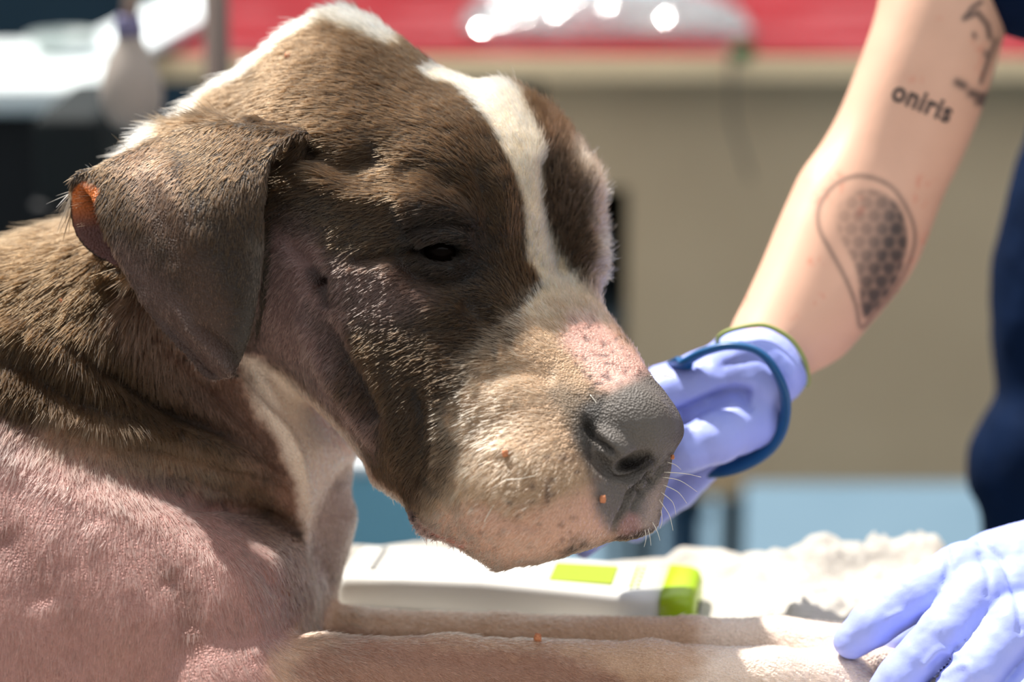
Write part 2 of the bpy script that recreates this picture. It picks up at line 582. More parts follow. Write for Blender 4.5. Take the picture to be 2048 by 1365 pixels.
for pxl in (1466, 1290, 2330, 560):
    x0 = ray_to_y(pxl, 1040, yf + 0.02).x
    reparent(bm_obj('leg', box_bm((x0 - 0.012, yf + 0.02, 0), (x0 + 0.012, yf + 0.045, zb), 0.002), m_dark), root)
    reparent(bm_obj('leg', box_bm((x0 - 0.012, yf + 0.66, 0), (x0 + 0.012, yf + 0.69, zb), 0.002), m_dark), root)

# blue storage tub under the counter
bx0 = ray_to_y(1352, 1050, yf + 0.25).x; bx1 = ray_to_y(1406, 1050, yf + 0.25).x
root = empty('storage_tub', ((bx0 + bx1) / 2, yf + 0.35, 0.0))
tag(root, 'dark blue plastic tub on the floor under the counter', 'tub')
m_tub = mat('blue_plastic', srgb(40, 82, 118), 0.4)
bm = box_bm((bx0, yf + 0.25, 0.0), (bx1, yf + 0.5, 0.40), 0.006)
reparent(bm_obj('body', bm, m_tub), root)
reparent(bm_obj('lid', box_bm((bx0 - 0.006, yf + 0.244, 0.40), (bx1 + 0.006, yf + 0.506, 0.418), 0.004), m_tub), root)

# pale blue bin in front of the counter
by0 = 2.16
q0 = ray_to_y(640, 920, by0); q1 = ray_to_y(900, 920, by0)
root = empty('waste_bin', ((q0.x + q1.x) / 2, by0 + 0.12, 0.0))
tag(root, 'pale blue bin with a white rim seen between chest and jaw', 'bin')
m_bin = mat('pale_blue_plastic', srgb(128, 184, 204), 0.4)
bm = box_bm((q0.x, by0, 0.0), (q1.x, by0 + 0.22, q0.z - 0.012), 0.01, 3)
for v in bm.verts:
    k_ = 0.86 + 0.14 * v.co.z / q0.z
    v.co.x = (v.co.x - (q0.x + q1.x) / 2) * k_ + (q0.x + q1.x) / 2
reparent(bm_obj('body', bm, m_bin), root)
reparent(bm_obj('rim', box_bm((q0.x - 0.005, by0 - 0.005, q0.z - 0.012), (q1.x + 0.005, by0 + 0.225, q0.z), 0.004), mat('white_rim', srgb(236, 240, 242), 0.4)), root)

# white folding table on the left with a bowl, a white board and dark cases beneath
zl = ray_to_y(60, 168, 2.2).z
m_white = mat('white_laminate', srgb(226, 234, 234), 0.35, 0.5)
wx1 = ray_to_y(190, 168, 2.2).x
root = empty('side_table', (-1.1, 2.5, 0.0))
tag(root, 'white topped side table at the left edge behind the dog', 'table')
reparent(bm_obj('tabletop', box_bm((-2.2, 2.2, zl - 0.03), (wx1, 2.49, zl), 0.012, 3), m_white), root)
reparent(bm_obj('front_panel', box_bm((-2.18, 2.24, 0.02), (wx1 + 0.02, 2.255, zl - 0.03), 0.002), m_dark), root)
for lx in (-2.1, wx1 - 0.06):
    for ly in (2.28, 2.45):
        reparent(bm_obj('leg', box_bm((lx - 0.015, ly - 0.015, 0), (lx + 0.015, ly + 0.015, zl - 0.03), 0.002), m_dark), root)

c = ray_to_z(145, 92, zl + 0.002); c.y = 2.39
root = empty('feeding_bowl', (c.x, c.y, zl))
tag(root, 'round pale grey bowl on the white side table', 'bowl')
R0 = 0.034
prof = [(0.020, 0.0), (0.027, 0.002), (0.031, 0.008), (R0, 0.016), (R0 + 0.002, 0.017), (R0 - 0.002, 0.0165), (0.029, 0.010), (0.02, 0.005), (0.003, 0.004)]
reparent(lathe('basin', prof, (c.x, c.y, zl), mat('grey_ceramic', srgb(164, 176, 174), 0.4)), root)
reparent(tube('rim', [(c.x + math.cos(a) * R0, c.y + math.sin(a) * R0, zl + 0.017) for a in np.linspace(0, 2 * math.pi, 40, endpoint=False)], 0.002, mat('grey_rim', srgb(180, 190, 188), 0.4), seg=8, closed=True), root)

root = empty('equipment_case', (-0.35, 2.1, 0.0))
tag(root, 'dark grey equipment case standing in front of the white side table', 'case')
cx0 = ray_to_y(66, 300, 2.0).x; cx1 = ray_to_y(205, 300, 2.0).x; cz = ray_to_y(66, 232, 2.0).z
m_case = mat('grey_case', srgb(26, 31, 32), 0.7, 0.2)
reparent(bm_obj('body', box_bm((cx0, 2.0, 0.0), (cx1, 2.19, cz), 0.01, 3), m_case), root)
reparent(bm_obj('lid_band', box_bm((cx0 - 0.004, 1.996, cz - 0.09), (cx1 + 0.004, 2.194, cz - 0.075), 0.003), m_dark), root)
reparent(tube('handle', [(cx0 + 0.012, 2.001, cz - 0.16), (cx0 + 0.013, 1.985, cz - 0.165), (cx1 - 0.013, 1.985, cz - 0.165), (cx1 - 0.012, 2.001, cz - 0.16)], 0.004, m_dark), root)

# tall dark cabinet far behind on the left
root = empty('cabinet', (-1.3, 4.3, 0.0))
tag(root, 'tall dark teal cabinet in the shade far behind on the left', 'cabinet')
m_teal = mat('teal_paint', srgb(36, 60, 74), 0.45, 0.4, noise=(4, srgb(26, 46, 60), 0.6))
reparent(bm_obj('body', box_bm((-2.6, 4.1, 0.0), (-0.45, 4.6, 1.25), 0.006), m_teal), root)
for k in range(3):
    d = reparent(bm_obj('door', box_bm((-2.58 + k * 0.71, 4.08, 0.05), (-1.89 + k * 0.71, 4.1, 1.22), 0.004), m_teal), root)
    h = bm_obj('handle', box_bm((-1.95 + k * 0.71, 4.06, 0.6), (-1.93 + k * 0.71, 4.08, 0.75), 0.004), m_dark)
    h.parent = d; h.matrix_parent_inverse = d.matrix_parent_inverse

# white board lying slanted across the counter's left end
A = [ray_to_z(118, 116, zr + 0.012), ray_to_z(292, 112, zr + 0.012), ray_to_z(412, 44, zr + 0.012), ray_to_z(420, -20, zr + 0.012), ray_to_z(372, -8, zr + 0.012)]
bm = bmesh.new()
lo = [bm.verts.new(p) for p in A]; hi = [bm.verts.new(p + Vector((0, 0, 0.008))) for p in A]
bm.faces.new(lo); bm.faces.new(hi)
for i in range(5):
    j = (i + 1) % 5
    bm.faces.new((lo[i], lo[j], hi[j], hi[i]))
board = bm_obj('foam_board', bm, mat('white_board', srgb(232, 240, 242), 0.5))
tag(board, 'white foam board lying slanted over the left end of the red counter', 'board')
board.data.polygons.foreach_set('use_smooth', np.zeros(len(board.data.polygons), bool))

# drip stand and rubber bulb hanging from it
sx = ray_to_y(433, 70, 1.95).x
root = empty('drip_stand', (sx, 1.95, 0.0))
tag(root, 'slim bronze-grey drip stand pole behind the dog\'s neck', 'stand')
m_pole = mat('bronze_pole', srgb(92, 76, 68), 0.4, 0.5)
reparent(tube('pole', [(sx, 1.95, 0.06), (sx, 1.95, 1.24)], 0.0105, m_pole, seg=16), root)
reparent(tube('inner_rod', [(sx, 1.95, 1.22), (sx, 1.95, 1.32)], 0.006, m_metal, seg=12), root)
for a in range(4):
    t = a * math.pi / 2 + 0.4
    reparent(tube('foot', [(sx, 1.95, 0.06), (sx + 0.15 * math.cos(t), 1.95 + 0.15 * math.sin(t), 0.05), (sx + 0.24 * math.cos(t), 1.95 + 0.24 * math.sin(t), 0.012)], 0.01, m_dark), root)
bxp = ray_to_y(262, 150, 1.8); zt = 2.1
reparent(tube('hook', [(sx, 1.95, 1.30), (sx - 0.06, 1.90, 1.31), (bxp.x + 0.004, 1.8, 1.29), (bxp.x, 1.8, 1.24), (bxp.x - 0.012, 1.8, 1.255)], 0.003, m_metal), root)

zbot = ray_to_y(262, 268, 1.8).z; ztop = ray_to_y(262, 30, 1.8).z
k = (ztop - zbot)
root = empty('rubber_bulb', (bxp.x, 1.8, zbot))
tag(root, 'grey pear shaped rubber squeeze bulb hanging from a tube', 'bulb')
m_rub = mat('grey_rubber', srgb(168, 157, 148), 0.55, 0.3)
rb = 0.0235
prof = [(0.001, 0.0), (rb * .35, 0.004 * 1), (rb * .72, k * .09), (rb * .95, k * .22), (rb * 1.0, k * .34), (rb * .95, k * .46), (rb * .78, k * .6), (rb * .55, k * .72), (rb * .42, k * .80), (rb * .40, k * .84)]
reparent(lathe('bulb_body', prof, (bxp.x, 1.8, zbot), m_rub), root)
prof = [(rb * .30, k * .82), (rb * .44, k * .83), (rb * .44, k * .92), (rb * .38, k * .96), (rb * .38, k * 1.0)]
reparent(lathe('valve', prof, (bxp.x, 1.8, zbot), mat('lilac_valve', srgb(120, 116, 150), 0.35)), root)
reparent(tube('hose', [(bxp.x, 1.8, zbot + k * .97), (bxp.x + 0.004, 1.8, zbot + k * 1.3), (bxp.x + 0.003, 1.8, 1.20), (bxp.x, 1.8, 1.238)], 0.0062, mat('tan_hose', srgb(168, 146, 132), 0.5)), root)

# fluid bag lying on the counter
pL = ray_to_z(930, 70, zr); pR = ray_to_z(1500, 85, zr)
cB = (pL + pR) / 2
root = empty('fluid_bag', (cB.x, cB.y, zr + 0.008))
tag(root, 'clear crinkled plastic fluid bag lying on the red counter', 'bag')
m_bag = mat('clear_plastic', srgb(240, 244, 246), 0.08, 0.6, trans=0.85)
nu, nv = 70, 36
Lb = (pR - pL).length; Wb = 0.17
vv = []
for sgn in (1, -1):
    for i in range(nu):
        for j in range(nv):
            u = i / (nu - 1) * 2 - 1; v = j / (nv - 1) * 2 - 1
            e = max(0.0, 1 - abs(u) ** 3.2) * max(0.0, 1 - v * v) ** 0.7
            rim = 0.001
            vv.append((u, v, sgn, e))
vv = np.array(vv)
wr = fbm(vv[:, 0] * 9, vv[:, 1] * 5, None, 51) * 0.5 + np.abs(noise3(vv[:, 0] * 5 + vv[:, 1] * 3, vv[:, 1] * 4, None, 52)) * 0.5
yw = vv[:, 1] * Wb / 2 * (1 - 0.25 * np.abs(vv[:, 0]) ** 4)
X = cB.x + vv[:, 0] * Lb / 2; Y = cB.y + 0.02 + yw + 0.25 * (pR - pL).y * vv[:, 0]
Z = zr + 0.016 + np.where(vv[:, 2] > 0, vv[:, 3] * 0.03 + wr * 0.02 * np.minimum(1, vv[:, 3] * 4), -0.004 * vv[:, 3])
idx = np.arange(nu * nv).reshape(nu, nv)
q1 = np.stack([idx[:-1, :-1], idx[1:, :-1], idx[1:, 1:], idx[:-1, 1:]], -1).reshape(-1, 4)
reparent(mesh_np('pouch', np.stack([X, Y, Z], 1), np.concatenate([q1, q1[:, ::-1] + nu * nv]), m_bag), root)
pa = ray_to_z(1165, 28, zr + 0.04); pb = ray_to_z(1390, 34, zr + 0.04)
bm = box_bm((pa.x, cB.y + 0.05, zr + 0.046), (pb.x, cB.y + 0.085, zr + 0.049), 0.001)
reparent(bm_obj('paper_label', bm, mat('peach_label', srgb(226, 196, 168), 0.5)), root)
p0 = ray_to_z(1462, 108, zr + 0.012); p1 = ray_to_z(1506, 104, zr + 0.012)
port = reparent(tube('port_cap', [p0, p0.lerp(p1, .3), p0.lerp(p1, .7), p1], [0.006, 0.009, 0.009, 0.006], mat('green_cap', srgb(24, 88, 34), 0.4), seg=14), root)
pe = ray_to_y(1462, 128, RY - 0.004); pf = ray_to_y(1464, 240, RY - 0.004)
reparent(tube('giving_line', [p0 + Vector((0, 0, 0.0)), Vector((pe.x, RY + 0.012, zr + 0.010)), Vector((pe.x, RY - 0.008, zr - 0.004)), Vector((pf.x, RY - 0.008, pf.z)), Vector((pf.x + 0.02, RY - 0.006, pf.z - 0.06))], 0.0022, mat('line_plastic', srgb(120, 108, 96), 0.3)), root)

# ------------------------------------------------------------------ blanket and scanner
m_blanket = mat('terry', srgb(196, 190, 180), 0.9, 0.1, noise=(55, srgb(176, 168, 158), 0.6), bump=(260, 0.8), sheen=0.3)
BX = np.arange(-0.88, 0.78, 0.0032); BY = np.arange(0.93, TB + 0.022, 0.0032)
bx_, by_ = np.meshgrid(BX, BY, indexing='ij')

def ridge(pts, r, h):
    """rolled fold of the blanket along floor points"""
    c = catmull([(p.x, p.y) for p in pts], False, 6)
    d, t = line_dist(bx_, by_, c)
    return h * np.exp(-(d / r) ** 2) * (sstep(0, .12, t) * sstep(0, .12, 1 - t) * .8 + .2)

rz = lambda u, v, h=0.0: ray_to_z(u, v, TABLE_Z + h)
bz = np.full(bx_.shape, TABLE_Z)
bz += ridge([rz(600, 1120), rz(760, 1098), rz(900, 1100), rz(1150, 1095)], 0.022, 0.010)
bz += ridge([rz(560, 1112), rz(740, 1112), rz(830, 1114), rz(920, 1118)], 0.026, 0.020)
bz += ridge([rz(1180, 1110), rz(1300, 1106), rz(1430, 1100), rz(1520, 1102), rz(1560, 1122)], 0.019, 0.016)
bz += ridge([rz(1330, 1120), rz(1420, 1130), rz(1500, 1180), rz(1570, 1230), rz(1650, 1300)], 0.017, 0.013)
bz += ridge([rz(1440, 1105), rz(1530, 1130), rz(1600, 1180), rz(1680, 1240)], 0.013, 0.008)
bz += ridge([rz(1600, 1150), rz(1680, 1130), rz(1780, 1118), rz(1900, 1140)], 0.019, 0.016)
bz += ridge([rz(1720, 1118), rz(1790, 1108), rz(1860, 1120)], 0.018, 0.011)
bz += 0.004 * fbm(bx_ * 14, by_ * 14, None, 61) + 0.0022 * fbm(bx_ * 60, by_ * 60, None, 62)
lump = sstep(0.12, 0.20, bx_)                     # curly nap on the right
bz += (0.0010 + 0.0060 * lump) * np.abs(noise3(bx_ * 125, by_ * 125, None, 63))
# flat where the scanner lies, hanging over the back edge of the table
over = np.clip(by_ - (TB - 0.006), 0, None)
bz -= over ** 2 * 60
bz = np.maximum(bz, TABLE_Z - 0.006 - over * 4)
idx = np.arange(bx_.size).reshape(bx_.shape)
q = np.stack([idx[:-1, :-1], idx[1:, :-1], idx[1:, 1:], idx[:-1, 1:]], -1).reshape(-1, 4)
bz = np.where((by_ < 1.335) & (bx_ < 0.3), np.minimum(bz, TABLE_Z + 0.0015), bz)
SC_A = Vector((-0.098, 1.386, TABLE_Z + 0.002)); SC_L = 0.190
ax = Vector((math.cos(math.radians(-10)), math.sin(math.radians(-10)), 0))
ay = Vector((-ax.y, ax.x, 0))
lx = (bx_ - SC_A.x) * ax.x + (by_ - SC_A.y) * ax.y; ly = (bx_ - SC_A.x) * ay.x + (by_ - SC_A.y) * ay.y
inside = np.minimum(np.minimum(lx + 0.02, SC_L + 0.035 - lx), np.minimum(ly + 0.012, 0.085 - ly))
wgt = sstep(-0.012, 0.008, inside)
bz = bz * (1 - wgt) + (TABLE_Z + 0.0005) * wgt
BZ = bz
top = np.stack([bx_, by_, bz], -1).reshape(-1, 3)
blanket = mesh_np('blanket', top, q, m_blanket)
md = blanket.modifiers.new('thickness', 'SOLIDIFY'); md.thickness = 0.007; md.offset = -1
tag(blanket, 'pale grey terry blanket rumpled over the table under the dog', 'blanket')

# handheld scanner
def sc_pt(l, w, h):
    return SC_A + ax * l + ay * w + Vector((0, 0, h))
m_scw = mat('white_shell', srgb(222, 220, 214), 0.32, 0.5)
m_scg = mat('lime_plastic', srgb(164, 196, 22), 0.35, 0.5)
m_lab = mat('lime_print', srgb(150, 166, 30), 0.4, 0.4)
m_lab2 = mat('pale_lime_print', srgb(176, 190, 96), 0.4, 0.4)
m_gray = mat('grey_print', srgb(150, 150, 148), 0.5)
root = empty('handheld_scanner', SC_A)
tag(root, 'white handheld scanner with a lime green end lying on the blanket', 'scanner')
SW = 0.060; SH = 0.021
def loft(name, stations, m):
    """stations: (l, w0, w1, h) rounded box sections along the scanner"""
    bm = bmesh.new(); rings = []
    for l, w0, w1, h in stations:
        r = min(0.006, h * 0.45)
        ring = []
        for cx, cz, a0 in ((w1 - r, h - r, 0), (w0 + r, h - r, 90), (w0 + .003, .003, 180), (w1 - .003, .003, 270)):
            rr = r if cz > 0.004 else .003
            for k in range(5):
                a = math.radians(a0 + 22.5 * k)
                ring.append(bm.verts.new(sc_pt(l, cx + rr * math.cos(a), cz + rr * math.sin(a))))
        rings.append(ring)
    n = len(rings[0])
    for a, b in zip(rings[:-1], rings[1:]):
        for k in range(n):
            bm.faces.new((a[k], a[(k + 1) % n], b[(k + 1) % n], b[k]))
    bm.faces.new(rings[0]); bm.faces.new(rings[-1])
    return reparent(bm_obj(name, bm, m, None, True), root)
body_end = SC_L - 0.001
loft('shell', [(-0.012, .008, SW - .006, .010), (-0.010, .003, SW - .003, .016), (-0.004, 0, SW, .0205), (0.03, 0, SW, SH + .001), (0.08, 0, SW, SH + .002), (SC_L * .6, 0.002, SW - .002, SH), (SC_L * .85, .0, SW, SH - .001), (body_end, 0, SW, SH - .0015)], m_scw)
loft('end_cap', [(body_end, -.0008, SW + .0008, SH - .0005), (body_end + .012, -.0004, SW, SH - .0005), (body_end + .018, .002, SW - .002, SH - .002), (body_end + .0205, .006, SW - .006, SH - .006)], m_scg)
def top_h(l):
    return SH + 0.0012
def strip(name, l0, l1, w0, w1, h, m, th=0.0008):
    bm = bmesh.new()
    c = [bm.verts.new(sc_pt(l, w, hh)) for hh in (h, h + th) for l, w in ((l0, w0), (l1, w0), (l1, w1), (l0, w1))]
    for f in ((0, 1, 2, 3), (4, 5, 6, 7), (0, 1, 5, 4), (1, 2, 6, 5), (2, 3, 7, 6), (3, 0, 4, 7)):
        bm.faces.new([c[i] for i in f])
    return reparent(bm_obj(name, bm, m), root)
def l_of(px, py):
    p = ray_to_z(px, py, SC_A.z + SH)
    return (p - SC_A).dot(ax), (p - SC_A).dot(ay)
l0, w0 = l_of(1098, 1157); l1, w1 = l_of(1224, 1168)
hp = SH - 0.0006
panel = strip('label_panel', l0, l1, 0.014, 0.046, hp, m_lab)
n = 5
for k in range(1, n):
    ll = l0 + (l1 - l0) * k / n
    s_ = strip('label_line', ll - 0.0008, ll + 0.0008, 0.016, 0.044, hp + 0.0008, mat('lime_line', srgb(112, 128, 10), 0.4), 0.0003)
    s_.parent = panel; s_.matrix_parent_inverse = panel.matrix_parent_inverse
lc, _ = l_of(1262, 1160)
for k in range(2):
    for j in range(6):
        strip('print_mark', lc + 0.004 * k, lc + 0.0022 + 0.004 * k, 0.012 + j * .0068 + k * 0.002, 0.0165 + j * .0068, SH - 0.0010, m_lab2, 0.0008)
lc, _ = l_of(1085, 1150)
strip('grey_mark', lc, lc + 0.0016, 0.014, 0.046, hp + .0002, m_gray, 0.0008)
lc, _ = l_of(745, 1130)
for j in range(7):
    strip('print_mark', lc, lc + 0.004, 0.012 + j * .0056, 0.0158 + j * .0056, SH + 0.0012, mat('pale_grey_print', srgb(150, 148, 144), 0.5), 0.0006)
v0 = sc_pt(body_end + .0204, 0.026, 0.004)
reparent(tube('cap_mark', [sc_pt(body_end + .0206, 0.022, 0.0035), sc_pt(body_end + .0206, 0.030, 0.0075)], 0.0012, m_dark, seg=8), root)

# ------------------------------------------------------------------ the person holding the dog
m_armskin = bpy.data.materials.new('person_skin'); m_armskin.use_nodes = True
nt = m_armskin.node_tree; b = nt.nodes['Principled BSDF']
ca = nt.nodes.new('ShaderNodeVertexColor'); ca.layer_name = 'pigment'
nt.links.new(ca.outputs['Color'], b.inputs['Base Color'])
b.inputs['Roughness'].default_value = 0.5; b.inputs['Specular IOR Level'].default_value = 0.35
b.inputs['Subsurface Weight'].default_value = 0.0; b.inputs['Subsurface Radius'].default_value = (1.0, .4, .2); b.inputs['Subsurface Scale'].default_value = 0.005
m_scrub = mat('navy_cloth', srgb(8, 28, 58), 0.85, 0.1, noise=(30, srgb(5, 20, 44), 0.6), bump=(40, 0.5))
m_sleeve = m_scrub
m_glove = mat('blue_nitrile', srgb(166, 178, 249), 0.45, 0.35, noise=(40, srgb(154, 168, 246), 0.5), bump=(90, 0.25))

P = M3
def lean(d0):
    """depth of an upright surface: the view looks down, so it recedes towards the bottom"""
    return lambda x, y: (d0 + (y - 682.5) * 0.268 * 1.2).astype(np.float32)
def body_field():
    F = Field(np.concatenate([np.arange(1380, 2080, 6), np.arange(2080, 3560, 26)]), np.concatenate([np.arange(-1780, -160, 26), np.arange(-160, 900, 6), np.arange(900, 2420, 26)]), np.concatenate([np.arange(40, 780, 8), np.arange(780, 2300, 26)]))
    # trunk, neck, head (out of the picture)
    F.slab([(2105, -300), (2080, 100), (2045, 400), (2035, 700), (2040, 1000), (2060, 1500), (2080, 1900), (2900, 1900), (2950, 1200), (2900, 500), (2950, -100), (2900, -420), (2650, -520), (2400, -520), (2180, -450)], lean(960), lean(1400), 220, 40, dmean=1150)
    F.chain([(*P(2520, -520, 1000), 190), (*P(2500, -760, 960), 170)], 60)
    F.ellipsoid(P(2490, -960, 930), (270, 380, 330), 40)
    F.ellipsoid(P(2470, -940, 600), (46, 70, 60), 30)
    # near arm: upper arm and forearm
    arm = [(1850, -330), (1790, -120), (1762, 10), (1735, 90), (1700, 180), (1672, 240), (1640, 292), (1600, 345), (1572, 400), (1546, 455), (1515, 525), (1478, 600), (1446, 662), (1432, 735), (1530, 790), (1600, 752), (1672, 714), (1730, 655), (1790, 590), (1835, 530), (1868, 460),
           (1898, 390), (1935, 320), (1972, 240), (2003, 160), (2030, 80), (2054, 10), (2090, -120), (2150, -330)]
    fr = rbf([(1800, 0, 430), (1740, 300, 400), (1700, 450, 350), (1600, 600, 270), (1520, 720, 210), (1950, -200, 560), (1900, 200, 450)])
    F.slab(arm, fr, lambda x, y: fr(x, y) + 250, 115, 60, dmean=480)
    F.chain([(*P(2000, -260, 690), 150), (*P(2230, -330, 830), 190)], 60)
    # far forearm and upper arm, mostly outside the picture
    F.chain([(*P(2860, -260, 1000), 190), (*P(2780, 350, 760), 150), (*P(2640, 800, 520), 135), (*P(2350, 1000, 260), 110), (*P(2190, 1120, 90), 88)], 40)
    return F

Vp, Qp = body_field().mesh(4)
upx, upy = frame_px(Vp)
skin = np.tile(np.array(srgb(226, 178, 152)), (len(Vp), 1))
skin *= (1 + 0.05 * fbm(upx / 50, upy / 50, None, 71))[:, None]
redn = sstep(0.5, 0.8, noise3(upx / 40, upy / 40, None, 72)) * sstep(0.1, 0.5, noise3(upx / 9, upy / 9, None, 74))
skin = skin * (1 - .5 * redn[:, None]) + np.array(srgb(214, 128, 104)) * .5 * redn[:, None]
front = normals(Vp, Qp)[:, 2] < 0.25
# leaf-shaped honeycomb tattoo on the forearm
leaf = catmull([(1722, 352), (1672, 368), (1640, 410), (1638, 455), (1660, 500), (1690, 555), (1712, 610), (1722, 655), (1748, 630), (1790, 580), (1820, 520), (1830, 470), (1815, 420), (1780, 372)], n=5)
ld = poly_sd(upx, upy, leaf)
ink = np.array(srgb(70, 74, 80))
fill = catmull([(1735, 375), (1690, 395), (1668, 430), (1680, 480), (1710, 540), (1728, 640), (1790, 575), (1816, 500), (1812, 440), (1785, 395)], n=5)
fd = poly_sd(upx, upy, fill)
hexa = (np.cos((upx * .5 + upy * .28) * .42) + np.cos((upx * .5 - upy * .28) * .42 + 1) + np.cos(upy * .24)) / 3
shade_w = np.clip(0.35 + 0.006 * (upx - 1700) + 0.002 * (upy - 430), 0.25, 0.92)
w = np.exp(-(ld / 5.0) ** 2) * 0.65
w = np.maximum(w, (1 - sstep(-8, 4, fd)) * np.clip(shade_w - 0.45 * np.clip(hexa, 0, 1), 0.1, 1))
# scroll tattoo near the sleeve
for pts, r, s_ in (([(1928, 38), (1945, 15), (1962, 4)], 5, .9), ([(1930, 36), (1955, 25), (1975, 50), (1980, 75)], 6, .9), ([(1948, 68), (1950, 74)], 5, .8), ([(1972, 105), (1974, 112)], 6, .8), ([(1962, 165), (1975, 125), (1992, 80)], 5, .85), ([(1915, 165), (1928, 172)], 9, .9), ([(1942, 186), (1965, 195), (1985, 190)], 10, .9), ([(1955, 204), (1970, 206)], 8, .9), ([(1995, 180), (2005, 120)], 9, .45)):
    d, t = line_dist(upx, upy, np.array(pts, float))
    w = np.maximum(w, np.exp(-(d / r) ** 2) * s_)
w = w * front * (upx < 2040)
skin = skin * (1 - w[:, None]) + ink * 0.4 * w[:, None]
person = mesh_np('person', to_world(Vp), Qp, m_armskin, colors=np.clip(skin, 0.01, .95))
tag(person, 'person in navy scrubs and blue gloves holding the dog, arm tattooed', 'person')

# lettered tattoo laid onto the skin of the upper arm
from mathutils.bvhtree import BVHTree
bvh = BVHTree.FromPolygons([tuple(v) for v in to_world(Vp)], [tuple(int(i) for i in f) for f in Qp])
cu = bpy.data.curves.new('tattoo_text', 'FONT'); cu.body = 'oniris'; cu.size = 1.0; cu.space_character = 1.08; cu.offset = 0.03
tmp = bpy.data.objects.new('tattoo_text', cu); COL.objects.link(tmp)
bpy.context.view_layer.update()
tm = bpy.data.meshes.new_from_object(tmp.evaluated_get(bpy.context.evaluated_depsgraph_get()))
bpy.data.objects.remove(tmp); bpy.data.curves.remove(cu)
co = np.array([v.co[:] for v in tm.vertices])
wid = co[:, 0].max() - co[:, 0].min()
A0 = np.array([1780, 197.0]); A1 = np.array([1896, 246.0])
ux = (A1 - A0) / wid; uy = np.array([-ux[1], ux[0]])
bmT = bmesh.new(); bmT.from_mesh(tm)
bmesh.ops.subdivide_edges(bmT, edges=bmT.edges[:], cuts=1)
for v in bmT.verts:
    q = A0 + ux * (v.co.x - co[:, 0].min()) - uy * v.co.y * 1.15
    o_ = Vector(CAM); dr = (W(q[0], q[1], 500) - o_).normalized()
    hit, n_, _, _ = bvh.ray_cast(o_, dr)
    v.co = (hit + n_ * 0.0003) if hit else W(q[0], q[1], 420)
for f in bmT.faces:
    f.normal_flip()
tat = bm_obj('tattoo', bmT, mat('tattoo_ink', srgb(64, 56, 54), 0.6), person)
tag(tat, 'small dark lettering on the upper arm')

# scrub top: shell round the trunk, sleeve over the upper arm
def scrub_field():
    F = Field(np.concatenate([np.arange(1900, 2140, 8), np.arange(2140, 3640, 28)]), np.concatenate([np.arange(-980, -160, 28), np.arange(-160, 1220, 9), np.arange(1220, 2420, 28)]), np.concatenate([np.arange(380, 1300, 14), np.arange(1300, 2300, 28)]))
    out = [(2110, -330), (2095, -60), (2078, 90), (2064, 160), (2040, 270), (2012, 380), (1996, 480), (1990, 560), (1993, 650), (2002, 740), (2004, 792), (1980, 835), (1960, 885), (1954, 940), (1964, 990), (1988, 1028), (2000, 1090), (2000, 1300), (2010, 1700), (2040, 1960), (2960, 1960), (3010, 1200), (2960, 500), (3000, -100), (2950, -470), (2650, -570), (2400, -560), (2180, -500)]
    F.slab(out, lean(905), lean(1450), 200, 30, dmean=1150)
    F.chain([(*P(2075, -70, 620), 172), (*P(2120, -300, 740), 215), (*P(2260, -340, 840), 235)], 50)
    F.chain([(*P(2600, -280, 860), 250), (*P(2850, -280, 860), 230), (*P(2800, 150, 840), 200)], 50)
    return F
Vs, Qs = scrub_field().mesh(3)
sx_, sy_ = frame_px(Vs)
Ns = normals(Vs, Qs)
fold = 10 * np.sin(sx_ / 26 + 2.0 * fbm(sx_ / 120, sy_ / 240, None, 81)) * sstep(200, 600, sy_) + 16 * fbm(sx_ / 90, sy_ / 130, Vs[:, 2] / 120, 82)
Vs = Vs + Ns * (fold * sstep(-100, 200, sy_) * 0.7)[:, None]
scrub = mesh_np('scrub_top', to_world(Vs), Qs, m_scrub, person)
tag(scrub, 'navy scrub top with short sleeves')

# glove on the hand behind the muzzle
def glove_upper():
    F = Field(np.arange(1080, 1700, 5), np.arange(600, 1180, 5), np.arange(60, 480, 6))
    cuff = [(1434, 676), (1470, 660), (1528, 652), (1576, 676), (1606, 716), (1614, 756), (1600, 786), (1560, 820), (1480, 800), (1420, 740)]
    F.slab(cuff, 172, 420, 52, 20, dmean=290)
    palm = [(1290, 752), (1360, 716), (1440, 688), (1530, 690), (1585, 735), (1570, 800), (1552, 845), (1505, 890), (1445, 908), (1390, 880), (1330, 850)]
    F.slab(palm, rbf([(1300, 790, 230), (1440, 760, 190), (1530, 780, 170), (1480, 860, 190)]), 360, 60, 24, dmean=260)
    F.chain([(*P(1440, 762, 240), 50), (*P(1330, 790, 250), 48), (*P(1250, 842, 256), 44), (*P(1170, 880, 262), 36)], 14)
    F.chain([(*P(1505, 842, 226), 60), (*P(1430, 876, 196), 54), (*P(1375, 900, 186), 46), (*P(1350, 918, 190), 36)], 14)
    F.chain([(*P(1450, 850, 300), 46), (*P(1330, 930, 330), 42), (*P(1235, 1030, 300), 36), (*P(1168, 1098, 250), 22)], 12)
    F.chain([(*P(1440, 800, 320), 46), (*P(1310, 880, 360), 42), (*P(1200, 960, 340), 36), (*P(1130, 1010, 290), 28)], 12)
    F.chain([(*P(1460, 880, 290), 40), (*P(1360, 985, 330), 34), (*P(1270, 1060, 320), 28)], 12)
    return F
def wrinkle(V, N, amp, sc, seed):
    return V + N * (amp * (np.abs(fbm(V[:, 0] / sc, V[:, 1] / sc, V[:, 2] / sc, seed)) - .2))[:, None]
Vg, Qg = glove_upper().mesh(3)
Ng = normals(Vg, Qg)
gx_, gy_ = frame_px(Vg)
dd = np.zeros(len(Vg))
